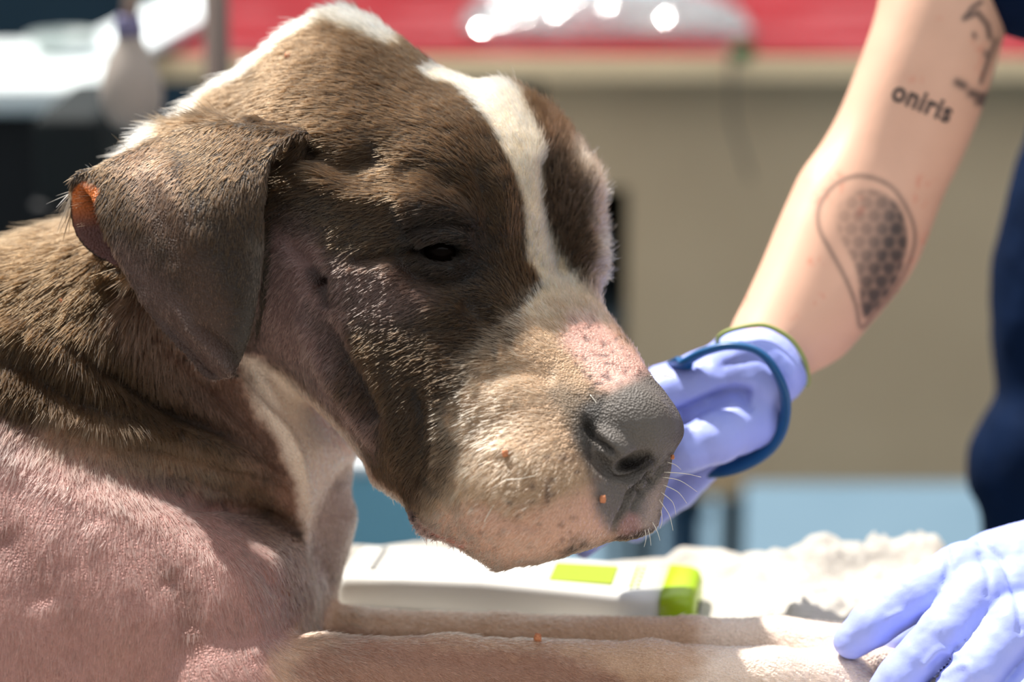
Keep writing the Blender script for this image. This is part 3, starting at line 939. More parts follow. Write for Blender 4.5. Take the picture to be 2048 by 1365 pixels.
for pts, r, a in (([(1360, 832), (1410, 805), (1460, 785), (1490, 790)], 12, -20), ([(1420, 802), (1470, 790), (1500, 815)], 8, -8), ([(1450, 730), (1520, 720), (1570, 760), (1580, 800)], 10, -6), ([(1480, 690), (1540, 690), (1590, 740)], 9, 5), ([(1400, 740), (1440, 760), (1500, 760)], 14, 5)):
    d, t = line_dist(gx_, gy_, catmull(pts, False, 5)); dd += a * np.exp(-(d / r) ** 2)
Vg = Vg + Ng * (dd * (Ng[:, 2] < 0.2))[:, None]
Vg = wrinkle(Vg, Ng, 4, 40, 91)
glove = mesh_np('glove', to_world(Vg), Qg, m_glove, person)
tag(glove, 'periwinkle blue glove on the hand behind the muzzle')
m_yel = mat('yellowed_rim', srgb(150, 160, 90), 0.5)
pr = [(1434, 690, 250), (1440, 672, 205), (1470, 658, 182), (1528, 651, 176), (1578, 676, 184), (1606, 714, 205), (1616, 750, 240), (1612, 770, 300), (1580, 740, 380), (1500, 690, 400), (1440, 680, 330)]
rim = tube('cuff_rim', [W(*p) for p in catmull(pr, True, 5)], 0.0014, m_yel, glove, closed=True, seg=8)

# teal wristband looped round the gloved hand
pb = [(1372, 724, 190), (1410, 704, 160), (1460, 692, 138), (1510, 700, 128), (1545, 732, 128), (1570, 790, 150), (1566, 848, 185), (1540, 892, 215), (1495, 922, 240), (1440, 938, 275), (1392, 930, 320), (1350, 880, 390), (1335, 810, 400), (1345, 750, 330), (1356, 733, 240)]
band = tube('wristband', [W(*p) for p in catmull(pb, True, 6)], 0.0062, mat('teal_band', srgb(14, 84, 138), 0.35, 0.5), person, closed=True, seg=12, flat=(0.4, 1.0))
tag(band, 'glossy teal blue band')

# glove on the hand resting on the foreleg
def glove_lower():
    F = Field(np.arange(1610, 2510, 6), np.arange(950, 1560, 6), np.arange(-330, 330, 6))
    F.chain([(*P(2010, 1128, 10), 66), (*P(1925, 1142, -20), 56), (*P(1830, 1192, -40), 50), (*P(1745, 1250, -40), 45), (*P(1704, 1282, -28), 38)], 10)
    F.chain([(*P(2060, 1180, -30), 64), (*P(1960, 1188, -90), 56), (*P(1890, 1262, -120), 50), (*P(1805, 1352, -112), 45), (*P(1762, 1400, -90), 38)], 9)
    F.chain([(*P(2110, 1240, -60), 62), (*P(2030, 1250, -140), 55), (*P(1960, 1335, -172), 49), (*P(1880, 1425, -160), 44), (*P(1850, 1460, -140), 36)], 9)
    F.chain([(*P(2150, 1300, -80), 56), (*P(2095, 1340, -165), 48), (*P(2020, 1420, -190), 42), (*P(1970, 1470, -180), 36)], 9)
    F.chain([(*P(2110, 1150, 90), 60), (*P(1980, 1190, 120), 50), (*P(1870, 1250, 110), 44), (*P(1800, 1290, 90), 36)], 12)
    back = [(1950, 1085), (2000, 1062), (2060, 1045), (2140, 1040), (2230, 1060), (2280, 1130), (2260, 1240), (2200, 1330), (2120, 1330), (2060, 1260), (2000, 1190), (1960, 1140)]
    F.slab(back, rbf([(1980, 1110, -60), (2060, 1160, -100), (2120, 1250, -130), (2200, 1150, -60), (2150, 1080, -40)]), 110, 60, 22, dmean=-10)
    F.chain([(*P(2200, 1130, 60), 100), (*P(2300, 1040, 190), 108)], 30)
    return F
Vg, Qg = glove_lower().mesh(3)
Ng = normals(Vg, Qg)
gx_, gy_ = frame_px(Vg)
dd = np.zeros(len(Vg))
for pts, r, a in (([(1892, 1100), (1898, 1130), (1886, 1165)], 6, -5), ([(1960, 1110), (1978, 1150), (1975, 1190)], 7, -5), ([(1962, 1085), (2010, 1130), (2035, 1200), (2042, 1260)], 8, -9), ([(1780, 1235), (1800, 1225)], 7, 6), ([(1850, 1330), (1880, 1300), (1910, 1310)], 8, 7), ([(1890, 1350), (1930, 1330), (1950, 1360)], 8, 6)):
    d, t = line_dist(gx_, gy_, catmull(pts, False, 5)); dd += a * np.exp(-(d / r) ** 2)
Vg = Vg + Ng * (dd * (Ng[:, 2] < 0.2))[:, None]
Vg = wrinkle(Vg, Ng, 4, 34, 93)
Wg = to_world(Vg); Wg[:, 2] = np.maximum(Wg[:, 2], TABLE_Z + 0.006)
glove2 = mesh_np('glove', Wg, Qg, m_glove, person)
tag(glove2, 'periwinkle blue glove on the hand resting on the foreleg')

# trousers and shoes, hidden behind the table
m_shoe = mat('white_clog', srgb(210, 210, 205), 0.5)
hip = to_world(M3(2620, 1500, 1500)[None])[0]
for sx0 in (-0.11, 0.11):
    x0 = hip[0] + sx0; y0 = 1.80
    leg_ = tube('trouser_leg', [(x0, y0, 0.60), (x0, y0, 0.5), (x0, y0, 0.25), (x0, y0 + 0.01, 0.05)], [0.10, 0.095, 0.085, 0.08], m_scrub, person, seg=18)
    bm = bmesh.new(); bmesh.ops.create_uvsphere(bm, u_segments=16, v_segments=10, radius=1)
    for v in bm.verts:
        v.co = Vector((x0 + v.co.x * 0.05, y0 - 0.04 + v.co.y * 0.13, max(0.0, 0.03 + v.co.z * 0.045)))
    bm_obj('shoe', bm, m_shoe, person, True)

# ------------------------------------------------------------------ the dog
def dog_field():
    ax = np.concatenate([np.arange(-2750, -420, 30), np.arange(-420, -60, 12), np.arange(-60, 480, 7), np.arange(480, 1400, G), np.arange(1400, 1960, 12)])
    ay = np.concatenate([np.arange(-60, 1150, G), np.arange(1150, 1640, 9)])
    az = np.concatenate([np.arange(-400, 80, 5.5), np.arange(80, 700, 14)])
    F = Field(ax, ay, az)
    P = lambda u, v, d: M3(u, v, d)
    # trunk and haunches run on to the left, out of the picture
    F.ellipsoid(P(-300, 1130, 120), (760, 420, 400), 60)
    F.ellipsoid(P(-1300, 1150, 140), (900, 360, 360), 120)
    F.ellipsoid(P(-2000, 1180, 0), (420, 330, 300), 120)
    F.ellipsoid(P(-2000, 1180, 330), (420, 330, 260), 120)
    F.chain([(*P(-1950, 1330, -150), 150), (*P(-1600, 1400, -230), 90), (*P(-1250, 1420, -260), 70)], 60)
    F.chain([(*P(-2350, 1250, 150), 80), (*P(-2600, 1380, 60), 50)], 60)
    # shoulder and near upper arm
    body = [(-330, 600), (-150, 740), (0, 815), (150, 868), (300, 925), (430, 990), (540, 1048), (596, 1095), (614, 1180), (622, 1270), (632, 1360), (650, 1460), (600, 1540), (300, 1575), (0, 1575), (-330, 1575)]
    bf = rbf([(-300, 900, -220), (-300, 1300, -300), (0, 950, -190), (100, 1100, -262), (300, 1200, -268), (460, 1180, -225), (560, 1150, -165), (120, 970, -205), (300, 1010, -190), (430, 1040, -160),
              (0, 1350, -300), (250, 1350, -270), (540, 1350, -205), (600, 1300, -150)])
    F.slab(body, bf, 430, 110, 40, dmean=-100)
    # neck
    neck = [(700, 40), (610, 40), (545, 62), (470, 122), (380, 196), (300, 262), (225, 325), (150, 415), (75, 452), (0, 482), (-120, 530), (-330, 560), (-330, 960), (0, 1010), (300, 1020), (500, 1015), (590, 1062), (618, 1090),
            (640, 1040), (672, 975), (704, 905), (690, 860), (640, 780), (680, 500)]
    nf = rbf([(300, 600, -70), (150, 700, -105), (0, 760, -120), (-200, 760, -150), (50, 900, -140), (400, 800, -50), (520, 880, -30), (590, 980, -10), (640, 930, 50), (450, 330, 40), (250, 420, 30), (600, 150, 90), (60, 560, -40)])
    F.slab(neck, nf, 400, 120, 45, dmean=60)
    # far side of the chest and far upper arm
    chest = [(560, 980), (640, 962), (692, 940), (700, 990), (712, 1035), (704, 1080), (690, 1130), (672, 1190), (662, 1240), (660, 1320), (560, 1420), (480, 1200)]
    F.slab(chest, 150, 330, 60, 30, dmean=200)
    # forelegs stretched out on the blanket
    F.chain([(*P(430, 1400, -170), 120), (*P(640, 1362, -120), 84), (*P(900, 1350, -90), 74), (*P(1300, 1352, -60), 66), (*P(1540, 1362, -20), 62), (*P(1680, 1376, 10), 72)], 30)
    F.chain([(*P(600, 1270, 230), 90), (*P(700, 1282, 210), 66), (*P(1000, 1286, 180), 60), (*P(1380, 1290, 140), 56), (*P(1560, 1292, 110), 58), (*P(1700, 1312, 90), 68)], 22)
    for dx, dy, dz in ((70, 8, -60), (95, 12, -20), (98, 12, 25), (75, 8, 62)):
        F.ellipsoid(P(1680, 1376, 10) + np.array([dx, dy, dz]), (52, 34, 26), 12)
        F.ellipsoid(P(1700, 1312, 90) + np.array([dx - 5, dy, dz]), (50, 32, 25), 12)
    # head
    head = [(505, 92), (548, 45), (592, 12), (650, -4), (715, 8), (765, 36), (805, 62), (880, 114), (945, 140), (1010, 145), (1080, 186), (1136, 240), (1178, 310), (1202, 390), (1211, 470), (1208, 540), (1197, 592), (1218, 632), (1258, 684), (1292, 742),
            (1332, 792), (1358, 838), (1360, 870), (1340, 905), (1336, 940), (1325, 985), (1317, 1030), (1300, 1058), (1255, 1072), (1215, 1074), (1170, 1090), (1100, 1108), (1040, 1121), (995, 1130), (950, 1108), (905, 1082),
            (855, 1066), (825, 1036), (800, 1002), (745, 968), (718, 918), (664, 858), (600, 798), (545, 745), (490, 700), (440, 600), (405, 450), (430, 260), (480, 140)]
    hf = rbf([(640, 60, 60), (720, 110, 0), (800, 165, -30), (560, 200, -50), (650, 300, -140), (500, 400, -105), (470, 560, -90), (760, 330, -142), (850, 405, -178), (930, 280, -112), (1000, 250, -62), (1035, 330, -82), (1055, 430, -82),
              (1078, 530, -70), (890, 500, -168), (870, 600, -196), (720, 560, -205), (640, 650, -175), (550, 640, -125), (700, 780, -172), (780, 900, -182), (600, 745, -95), (1000, 520, -125), (1150, 330, 20), (1190, 450, 60),
              (1160, 570, -25), (1130, 650, -125), (1190, 720, -175), (1010, 700, -205), (950, 850, -262), (1050, 950, -300), (1000, 1080, -280), (1150, 1000, -298), (1200, 900, -278), (1262, 790, -232), (1330, 850, -222), (1300, 935, -215),
              (1240, 1040, -245), (1305, 1030, -180), (850, 1000, -200), (900, 1050, -225), (740, 930, -120), (580, 300, -120), (820, 480, -178), (960, 420, -135), (1100, 400, -30)])
    hb = rbf([(700, 500, 300), (1000, 300, 270), (1160, 450, 240), (1150, 650, 60), (1150, 900, 10), (1330, 850, -90), (1250, 1000, -60), (900, 900, 60), (620, 780, 160), (640, 60, 270), (480, 300, 300), (950, 600, 200)])
    hR = rbf([(600, 100, 120), (1000, 200, 120), (1190, 450, 90), (1300, 800, 85), (1000, 1100, 75), (700, 900, 60), (500, 700, 90), (900, 600, 110), (1200, 1050, 60)])
    F.slab(head, hf, hb, hR, 34, dmean=-60)
    # nose pad and the lip cushions
    F.ellipsoid(P(1272, 842, -205), (86, 66, 74), 26, rot=rotz(40))
    F.ellipsoid(P(1226, 892, -258), (46, 27, 34), 12, rot=rotz(32))
    F.ellipsoid(P(1060, 985, -230), (130, 120, 100), 40)
    # nostril, eye socket, ear canal
    F.ellipsoid(P(1268, 922, -262), (38, 17, 46), 6, rot=rotz(-20), sub=True)
    F.ellipsoid(P(1222, 938, -292), (40, 13, 26), 8, rot=rotz(28), sub=True)
    F.ellipsoid(P(880, 503, -180), (54, 30, 48), 8, rot=rotz(6), sub=True)
    F.ellipsoid(P(592, 308, -150), (46, 26, 60), 14, rot=rotz(-25), sub=True)
    # ear leather
    ear = [(618, 262), (585, 276), (556, 300), (541, 345), (536, 420), (533, 500), (526, 580), (512, 655), (488, 720), (462, 752), (436, 762), (408, 752), (376, 716), (320, 658), (270, 590), (236, 530), (205, 470), (172, 400), (146, 372),
           (142, 352), (166, 330), (212, 305), (262, 282), (320, 254), (400, 238), (480, 240), (560, 252)]
    ec = rbf([(615, 265, -150), (560, 275, -165), (480, 250, -140), (400, 245, -105), (320, 262, -75), (160, 355, -95), (545, 350, -215), (400, 380, -222), (300, 350, -160), (350, 520, -236), (530, 500, -232), (520, 620, -232), (440, 740, -215),
              (260, 570, -165), (200, 450, -140), (440, 620, -248), (230, 380, -140)])
    F.slab(ear, lambda x, y: ec(x, y) - 8, lambda x, y: ec(x, y) + 8, 9, 9, dmean=-180)
    F.chain([(*P(585, 290, -112), 34), (*P(500, 280, -80), 42), (*P(420, 295, -30), 48), (*P(345, 310, 30), 50)], 16)
    flap = [(150, 352), (140, 372), (138, 420), (146, 462), (166, 494), (196, 518), (235, 536), (275, 560), (300, 520), (260, 430), (210, 360), (175, 338)]
    fc = rbf([(155, 352, -92), (140, 380, -84), (145, 450, -62), (200, 515, -75), (270, 550, -120), (280, 480, -60), (200, 370, -70)])
    F.slab(flap, lambda x, y: fc(x, y) - 7, lambda x, y: fc(x, y) + 7, 8, 9, dmean=-70)
    return F

def rotz(deg):
    a = math.radians(deg); c, s = math.cos(a), math.sin(a)
    return np.array([[c, s, 0], [-s, c, 0], [0, 0, 1]])

# ridges (+) and grooves (-) of skin: points, radius, height
STROKES = [
    # brow, eye rims
    ([(800, 440), (850, 420), (910, 430), (960, 470)], 34, 16),
    ([(822, 486), (850, 470), (890, 466), (925, 478), (945, 500)], 10, 17),
    ([(826, 512), (860, 536), (905, 538), (940, 516)], 9, 9),
    ([(800, 520), (850, 560), (920, 565), (975, 530)], 14, -7),
    ([(700, 520), (760, 515), (820, 500)], 12, -8),
    ([(600, 330), (690, 390), (760, 400), (840, 395)], 22, 10),
    ([(620, 300), (700, 330), (780, 300)], 26, -12),
    ([(800, 340), (860, 340), (920, 380)], 20, -6),
    ([(1000, 330), (1010, 420), (1000, 480)], 24, 8),
    ([(960, 330), (975, 420), (985, 500)], 12, -4),
    # far brow and eye
    ([(1105, 290), (1110, 400), (1130, 500), (1150, 560)], 22, -26),
    ([(1160, 310), (1168, 390), (1168, 480), (1175, 540)], 20, 20),
    ([(1182, 400), (1186, 440), (1180, 480)], 9, -22),
    # cheek: scar hollow, jaw folds
    ([(575, 480), (640, 560), (650, 620)], 16, -10),
    ([(636, 556), (645, 566)], 12, -16),
    ([(640, 630), (690, 720), (735, 800), (745, 850)], 20, -16),
    ([(590, 620), (640, 720), (700, 810), (760, 900)], 16, 9),
    ([(700, 640), (760, 760), (790, 880), (800, 960)], 20, 8),
    ([(830, 760), (850, 880), (840, 980)], 18, -9),
    ([(760, 520), (830, 600), (940, 640)], 24, 7),
    ([(930, 600), (990, 640), (1060, 600)], 22, -8),
    # muzzle
    ([(905, 800), (900, 900), (870, 1000)], 24, -8),
    ([(950, 760), (1040, 740), (1120, 760)], 22, -7),
    ([(985, 900), (1030, 900), (1060, 950)], 12, 5),
    ([(960, 1000), (1020, 1040), (1090, 1060)], 14, -5),
    # nose wing crease, nostril, lip split
    ([(1172, 838), (1184, 866), (1204, 892), (1230, 914)], 8, -22),
    ([(1178, 890), (1205, 930), (1250, 955), (1300, 935)], 12, -14),
    ([(1225, 958), (1262, 968), (1300, 940), (1330, 912)], 6, 10),
    ([(1318, 925), (1290, 960), (1262, 985), (1250, 1015), (1225, 1060)], 6, -13),
    ([(1335, 918), (1308, 965), (1280, 990), (1262, 1030)], 5, -9),
    ([(1296, 950), (1310, 970)], 5, -11),
    ([(1274, 968), (1290, 994)], 5, -10),
    # mouth corner
    ([(822, 1018), (838, 1052), (880, 1082), (925, 1098)], 8, -14),
    ([(812, 1015), (828, 1058), (870, 1088)], 7, 6),
    # neck folds
    ([(300, 620), (420, 760), (520, 870), (590, 970)], 15, -16),
    ([(340, 610), (460, 740), (550, 850), (605, 950)], 14, 12),
    ([(380, 640), (470, 720), (560, 840)], 9, -10),
    ([(180, 700), (330, 810), (480, 880), (585, 975)], 22, -24),
    ([(130, 640), (280, 760), (440, 840), (570, 930)], 18, 10),
    ([(60, 790), (200, 850), (380, 880), (520, 930), (600, 1005)], 26, 16),
    ([(280, 880), (420, 930), (540, 960), (602, 1020)], 11, -10),
    ([(380, 1010), (470, 1015), (560, 1045), (605, 1085)], 12, -18),
    ([(330, 960), (440, 985), (550, 1005), (605, 1050)], 14, 9),
    ([(0, 700), (100, 760), (180, 830)], 26, -14),
    ([(0, 630), (120, 700), (240, 800)], 20, 8),
    ([(490, 730), (520, 830), (580, 930), (610, 1050)], 8, -9),
    ([(520, 740), (560, 840), (600, 940), (615, 1040)], 14, 6),
    # shoulder muscles
    ([(330, 1140), (370, 1200), (375, 1270)], 28, -14),
    ([(0, 1060), (50, 1130), (90, 1220)], 36, -12),
    ([(180, 1040), (240, 1160), (230, 1330)], 34, 10),
    ([(440, 1110), (500, 1200), (520, 1330)], 26, 9),
    ([(120, 1100), (150, 1220), (140, 1350)], 26, -8),
    ([(500, 1120), (560, 1190), (590, 1290)], 16, -7),
    # ear: roll of cartilage and dents
    ([(330, 300), (350, 380), (380, 450), (410, 500)], 30, 6),
    ([(270, 350), (320, 440), (350, 540)], 26, -3),
    ([(480, 330), (490, 480), (470, 620)], 30, 6),
    ([(545, 320), (560, 290), (610, 268)], 9, 6),
    # far chest wrinkles
    ([(650, 1040), (680, 1030), (700, 1040)], 9, -8),
    ([(640, 1120), (660, 1150), (665, 1180)], 9, -7),
    # cords of the forelegs
    ([(640, 1262), (800, 1266), (960, 1272), (1150, 1285)], 9, 7),
    ([(650, 1300), (800, 1310), (1000, 1330), (1200, 1320)], 16, -7),
    ([(1000, 1300), (1200, 1340), (1400, 1345)], 12, 6),
]

def PG(pts, rgb, soft, strength=1.0, nz=14):
    return ('p', catmull(pts, n=5), rgb, soft, strength, nz)

def ST(pts, width, rgb, soft, strength=1.0, nz=8):
    return ('s', catmull(pts, False, 5), rgb, soft, strength, nz, width)

BROWN = srgb(62, 44, 28)
CREAM = srgb(224, 202, 172)
PATCHES = [
    # neck and back: olive brown; shoulder: bare pinkish skin showing through
    PG([(-400, 500), (80, 430), (300, 560), (520, 880), (600, 1000), (560, 1040), (300, 900), (0, 800), (-400, 700)], srgb(60, 42, 25), 60),
    PG([(-400, 850), (0, 850), (150, 890), (300, 950), (450, 1010), (590, 1100), (630, 1230), (640, 1600), (-400, 1600)], srgb(168, 124, 116), 45, 0.9, 25),
    ST([(120, 860), (260, 910), (400, 930), (560, 1000)], 40, srgb(160, 124, 96), 40, 0.7, 20),
    ST([(330, 640), (450, 760), (560, 880), (600, 1000)], 70, srgb(152, 108, 88), 50, 0.75, 20),
    ST([(520, 1060), (570, 1100), (600, 1200)], 26, srgb(120, 88, 70), 30, 0.6, 20),
    ST([(340, 1150), (375, 1210), (385, 1270)], 26, srgb(138, 96, 84), 40, 0.7, 16),
    ST([(0, 1080), (50, 1140)], 40, srgb(140, 96, 88), 50, 0.6, 20),
    # head base tones
    PG([(540, 460), (640, 470), (680, 560), (700, 650), (660, 760), (740, 880), (680, 850), (600, 770), (500, 700), (520, 560)], srgb(146, 112, 106), 40, 0.8, 30),
    PG([(690, 520), (800, 545), (860, 600), (830, 660), (740, 640), (680, 580)], srgb(118, 88, 80), 44, 0.7, 20),
    ST([(640, 640), (690, 730), (740, 830)], 24, srgb(84, 62, 54), 26, 0.6, 30),
    ST([(630, 552), (655, 600)], 14, srgb(66, 48, 42), 16, 0.8, 6),
    PG([(600, 400), (720, 410), (820, 470), (760, 520), (640, 470)], srgb(58, 42, 28), 40, 0.8),
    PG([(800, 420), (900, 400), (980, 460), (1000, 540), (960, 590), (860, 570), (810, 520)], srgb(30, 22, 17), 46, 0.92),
    PG([(760, 660), (900, 610), (1020, 600), (980, 700), (900, 800), (880, 940), (840, 1010), (790, 980), (780, 850)], srgb(52, 37, 24), 36, 0.92),
    PG([(1100, 240), (1150, 300), (1190, 380), (1180, 520), (1130, 560), (1100, 470), (1085, 350)], srgb(80, 63, 50), 22, 0.8),
    ST([(1165, 300), (1195, 400), (1200, 520), (1190, 580)], 16, srgb(150, 132, 116), 20, 0.6, 8),
    # bib and jaw edge
    PG([(486, 716), (560, 742), (640, 812), (718, 912), (694, 950), (650, 985), (618, 1085), (598, 1000), (560, 900), (510, 810)], srgb(246, 220, 198), 16, 1.0, 10),
    PG([(600, 780), (660, 840), (716, 905), (750, 960), (800, 1000), (780, 1005), (735, 985), (700, 930), (640, 850)], srgb(246, 204, 176), 12, 0.9, 8),
    PG([(625, 1060), (700, 945), (715, 1040), (690, 1140), (660, 1230), (640, 1230), (625, 1120)], srgb(206, 180, 166), 20, 0.85, 14),
    # blaze
    PG([(852, 148), (930, 180), (980, 235), (1018, 305), (1040, 380), (1054, 450), (1060, 520), (1082, 575), (1050, 625), (1090, 660), (1160, 650), (1222, 662), (1205, 612), (1150, 562), (1112, 502), (1092, 440), (1084, 360), (1080, 290),
        (1064, 232), (1034, 185), (985, 140), (920, 132)], CREAM, 9, 1.0, 9),
    # crest of the neck
    ST([(150, 360), (225, 305), (300, 245), (380, 180), (470, 105), (545, 48), (610, 10), (680, -5), (740, 15), (790, 45)], 40, CREAM, 16, 1.0, 12),
    # muzzle
    PG([(1060, 620), (1180, 605), (1230, 650), (1272, 700), (1262, 760), (1190, 790), (1165, 850), (1190, 930), (1215, 1000), (1235, 1060), (1150, 1095), (1000, 1140), (900, 1090), (846, 1030), (890, 930), (905, 830), (950, 745), (1010, 685)],
       srgb(170, 140, 112), 46, 1.0, 28),
    PG([(860, 1040), (930, 1010), (1040, 1020), (1130, 1000), (1200, 980), (1230, 1060), (1150, 1095), (1000, 1140), (900, 1090)], srgb(214, 166, 146), 30, 0.7, 18),
    PG([(1150, 640), (1195, 632), (1245, 682), (1296, 748), (1245, 770), (1200, 776), (1165, 730), (1130, 690)], srgb(208, 162, 150), 18, 0.9, 10),
    PG([(1090, 780), (1150, 770), (1190, 830), (1170, 880), (1130, 850)], srgb(120, 104, 86), 24, 0.75, 12),
    # nose leather and upper lip front
    PG([(1215, 790), (1262, 762), (1305, 748), (1345, 790), (1370, 850), (1345, 905), (1340, 1000), (1318, 1048), (1270, 1064), (1220, 1060), (1190, 1010), (1180, 940), (1150, 880), (1160, 820)], srgb(100, 94, 89), 18, 0.95, 9),
    PG([(1255, 1030), (1285, 1040), (1280, 1066), (1238, 1070)], srgb(170, 122, 114), 10, 0.6, 4),
    PG([(1300, 985), (1330, 960), (1322, 1040), (1296, 1062), (1280, 1050)], srgb(170, 150, 138), 14, 0.7, 6),
    ST([(1250, 930), (1280, 932), (1300, 922)], 13, srgb(34, 29, 28), 8, 0.95, 2),
    # mouth corner
    ST([(820, 1018), (836, 1050), (866, 1074)], 9, srgb(78, 62, 66), 8, 0.9, 3),
    ST([(845, 1044), (880, 1072), (925, 1092)], 6, srgb(216, 142, 128), 6, 0.9, 3),
    # forelegs
    PG([(640, 1200), (1000, 1200), (1500, 1215), (1900, 1240), (1900, 1520), (640, 1520)], srgb(206, 168, 140), 26, 0.9, 18),
    PG([(1440, 1180), (1560, 1220), (1900, 1230), (1900, 1520), (1380, 1520), (1400, 1330)], srgb(240, 216, 198), 40, 0.95, 24),
    PG([(640, 1280), (900, 1285), (1150, 1320), (1300, 1420), (640, 1450)], srgb(150, 110, 94), 26, 0.85, 22),
]
EAR_POLY = catmull([(618, 262), (556, 300), (536, 420), (526, 580), (488, 720), (436, 762), (376, 716), (270, 590), (205, 470), (142, 352), (212, 305), (320, 254), (480, 240)], n=5)
EAR_PATCHES = [
    PG([(240, 480), (330, 540), (420, 640), (480, 740), (420, 780), (320, 680), (220, 540)], srgb(128, 98, 88), 40, 0.8, 16),
    ST([(290, 330), (330, 440), (380, 540), (420, 640)], 36, srgb(112, 78, 58), 40, 0.7, 22),
    ST([(520, 480), (515, 600), (480, 720)], 20, srgb(108, 96, 84), 24, 0.6, 12),
]

def apply_patches(col, px, py, patches, n1, n2):
    for p in patches:
        wob = p[5] * n1 + 0.6 * p[5] * n2
        if p[0] == 'p':
            d = poly_sd(px, py, p[1]) + wob
        else:
            d = line_dist(px, py, p[1])[0] - p[6] + wob
        w = (1 - sstep(-p[3], p[3], d)) * p[4]
        col = col * (1 - w[:, None]) + np.array(p[2]) * w[:, None]
    return col

def pigment(px, py, pz, ear):
    n1 = fbm(px / 60.0, py / 60.0, pz / 60.0, 11)
    n2 = noise3(px / 11.0, py / 11.0, pz / 11.0, 5)
    col = np.tile(np.array(BROWN), (len(px), 1))
    col *= (1 + 0.16 * n1 + 0.10 * fbm(px / 170.0, py / 170.0, pz / 170.0, 3))[:, None]
    base = col.copy()
    col = apply_patches(col, px, py, PATCHES, n1, n2)
    ec = apply_patches(base * np.array([1.02, 1.0, 1.0]), px, py, EAR_PATCHES, n1, n2)
    col = np.where(ear[:, None], ec, col)
    # speckles on the bare bridge of the muzzle and on the lips
    w = (1 - sstep(-14, 14, poly_sd(px, py, PATCH_BRIDGE))) * sstep(0.2, 0.6, noise3(px / 9.0, py / 8.0, None, 41) * 0.8 + n1 * 0.4)
    col = col * (1 - 0.7 * w[:, None]) + np.array(srgb(92, 72, 68)) * 0.7 * w[:, None]
    w = (1 - sstep(-20, 20, poly_sd(px, py, PATCH_LIPS))) * sstep(0.42, 0.62, noise3(px / 15.0, py / 15.0, None, 77) * 0.75 + n1 * 0.5)
    col = col * (1 - 0.6 * w[:, None]) + np.array(srgb(110, 80, 66)) * 0.6 * w[:, None]
    return np.clip(col, 0.004, 0.95)

PATCH_BRIDGE = np.array([(1120, 640), (1195, 625), (1250, 682), (1300, 745), (1240, 770), (1190, 780), (1140, 720)], float)
PATCH_LIPS = np.array([(960, 890), (1080, 880), (1190, 940), (1220, 1050), (1150, 1090), (1000, 1130), (900, 1080), (900, 1000)], float)

G = 5.0
F = dog_field()
V, Q = F.mesh(2)
del F
N = normals(V, Q)

def front_layer(V, tol=26, cell=10):
    """vertices of the surface nearest to the viewpoint of the sculpting strokes"""
    px, py = frame_px(V)
    i = np.clip(((px + 3000) / cell).astype(int), 0, 600); j = np.clip(((py + 200) / cell).astype(int), 0, 200)
    zb = np.full((601, 201), 1e9)
    np.minimum.at(zb, (i, j), V[:, 2])
    return V[:, 2] < zb[i, j] + tol

px, py = frame_px(V)
facing = sstep(-0.05, 0.5, -N[:, 2]) * front_layer(V)
disp = np.zeros(len(V))
py_head = lambda c: c[:, 0].mean() > 560 and c[:, 1].mean() < 900
for pts, r, a in STROKES:
    c = catmull(pts, False, 6)
    m = (px > c[:, 0].min() - 3 * r) & (px < c[:, 0].max() + 3 * r) & (py > c[:, 1].min() - 3 * r) & (py < c[:, 1].max() + 3 * r)
    d, t = line_dist(px[m], py[m], c)
    tap = sstep(0, 0.18, t) * sstep(0, 0.18, 1 - t) * 0.75 + 0.25
    disp[m] += (1.45 if py_head(c) else 0.75 if c[:, 1].mean() > 1080 else 1.2) * a * np.exp(-(d / r) ** 2) * tap
V = V + N * (disp * facing)[:, None]
# small irregularities of loose skin
V = V + N * ((fbm(V[:, 0] / 48, V[:, 1] / 48, V[:, 2] / 48, 21) * 2.2 + fbm(V[:, 0] / 120, V[:, 1] / 120, V[:, 2] / 120, 23) * 2.0))[:, None]
V = laplace(V, Q, 0.3)
N = normals(V, Q)
px, py = frame_px(V)
ear_sd = poly_sd(px, py, EAR_POLY)
is_ear = (ear_sd < 10) & (V[:, 2] < -30) & (front_layer(V, 60) | (V[:, 2] < -130))
colr = pigment(px, py, V[:, 2], is_ear)
# inside of the folded ear: light shining through it painted as orange
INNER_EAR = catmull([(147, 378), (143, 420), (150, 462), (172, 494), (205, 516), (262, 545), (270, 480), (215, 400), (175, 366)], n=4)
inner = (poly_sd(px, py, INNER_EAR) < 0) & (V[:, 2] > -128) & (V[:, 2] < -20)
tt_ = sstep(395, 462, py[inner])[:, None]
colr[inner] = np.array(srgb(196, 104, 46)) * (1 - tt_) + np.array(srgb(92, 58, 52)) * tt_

m_skin = bpy.data.materials.new('dog_skin'); m_skin.use_nodes = True
nt = m_skin.node_tree; b = nt.nodes['Principled BSDF']
ca = nt.nodes.new('ShaderNodeVertexColor'); ca.layer_name = 'pigment'
nt.links.new(ca.outputs['Color'], b.inputs['Base Color'])
b.inputs['Roughness'].default_value = 0.55
b.inputs['Specular IOR Level'].default_value = 0.35
b.inputs['Subsurface Weight'].default_value = 0.0
b.inputs['Subsurface Radius'].default_value = (1.0, 0.35, 0.15)
b.inputs['Subsurface Scale'].default_value = 0.004
tcn = nt.nodes.new('ShaderNodeTexCoord')
nz1 = nt.nodes.new('ShaderNodeTexVoronoi'); nz1.inputs['Scale'].default_value = 750
bp = nt.nodes.new('ShaderNodeBump'); bp.inputs['Strength'].default_value = 0.9; bp.inputs['Distance'].default_value = 0.0009
nt.links.new(tcn.outputs['Object'], nz1.inputs['Vector']); nt.links.new(nz1.outputs['Distance'], bp.inputs['Height']); nt.links.new(bp.outputs[0], b.inputs['Normal'])

Wd = to_world(V); Wd[:, 2] = np.maximum(Wd[:, 2], TABLE_Z + 0.005)
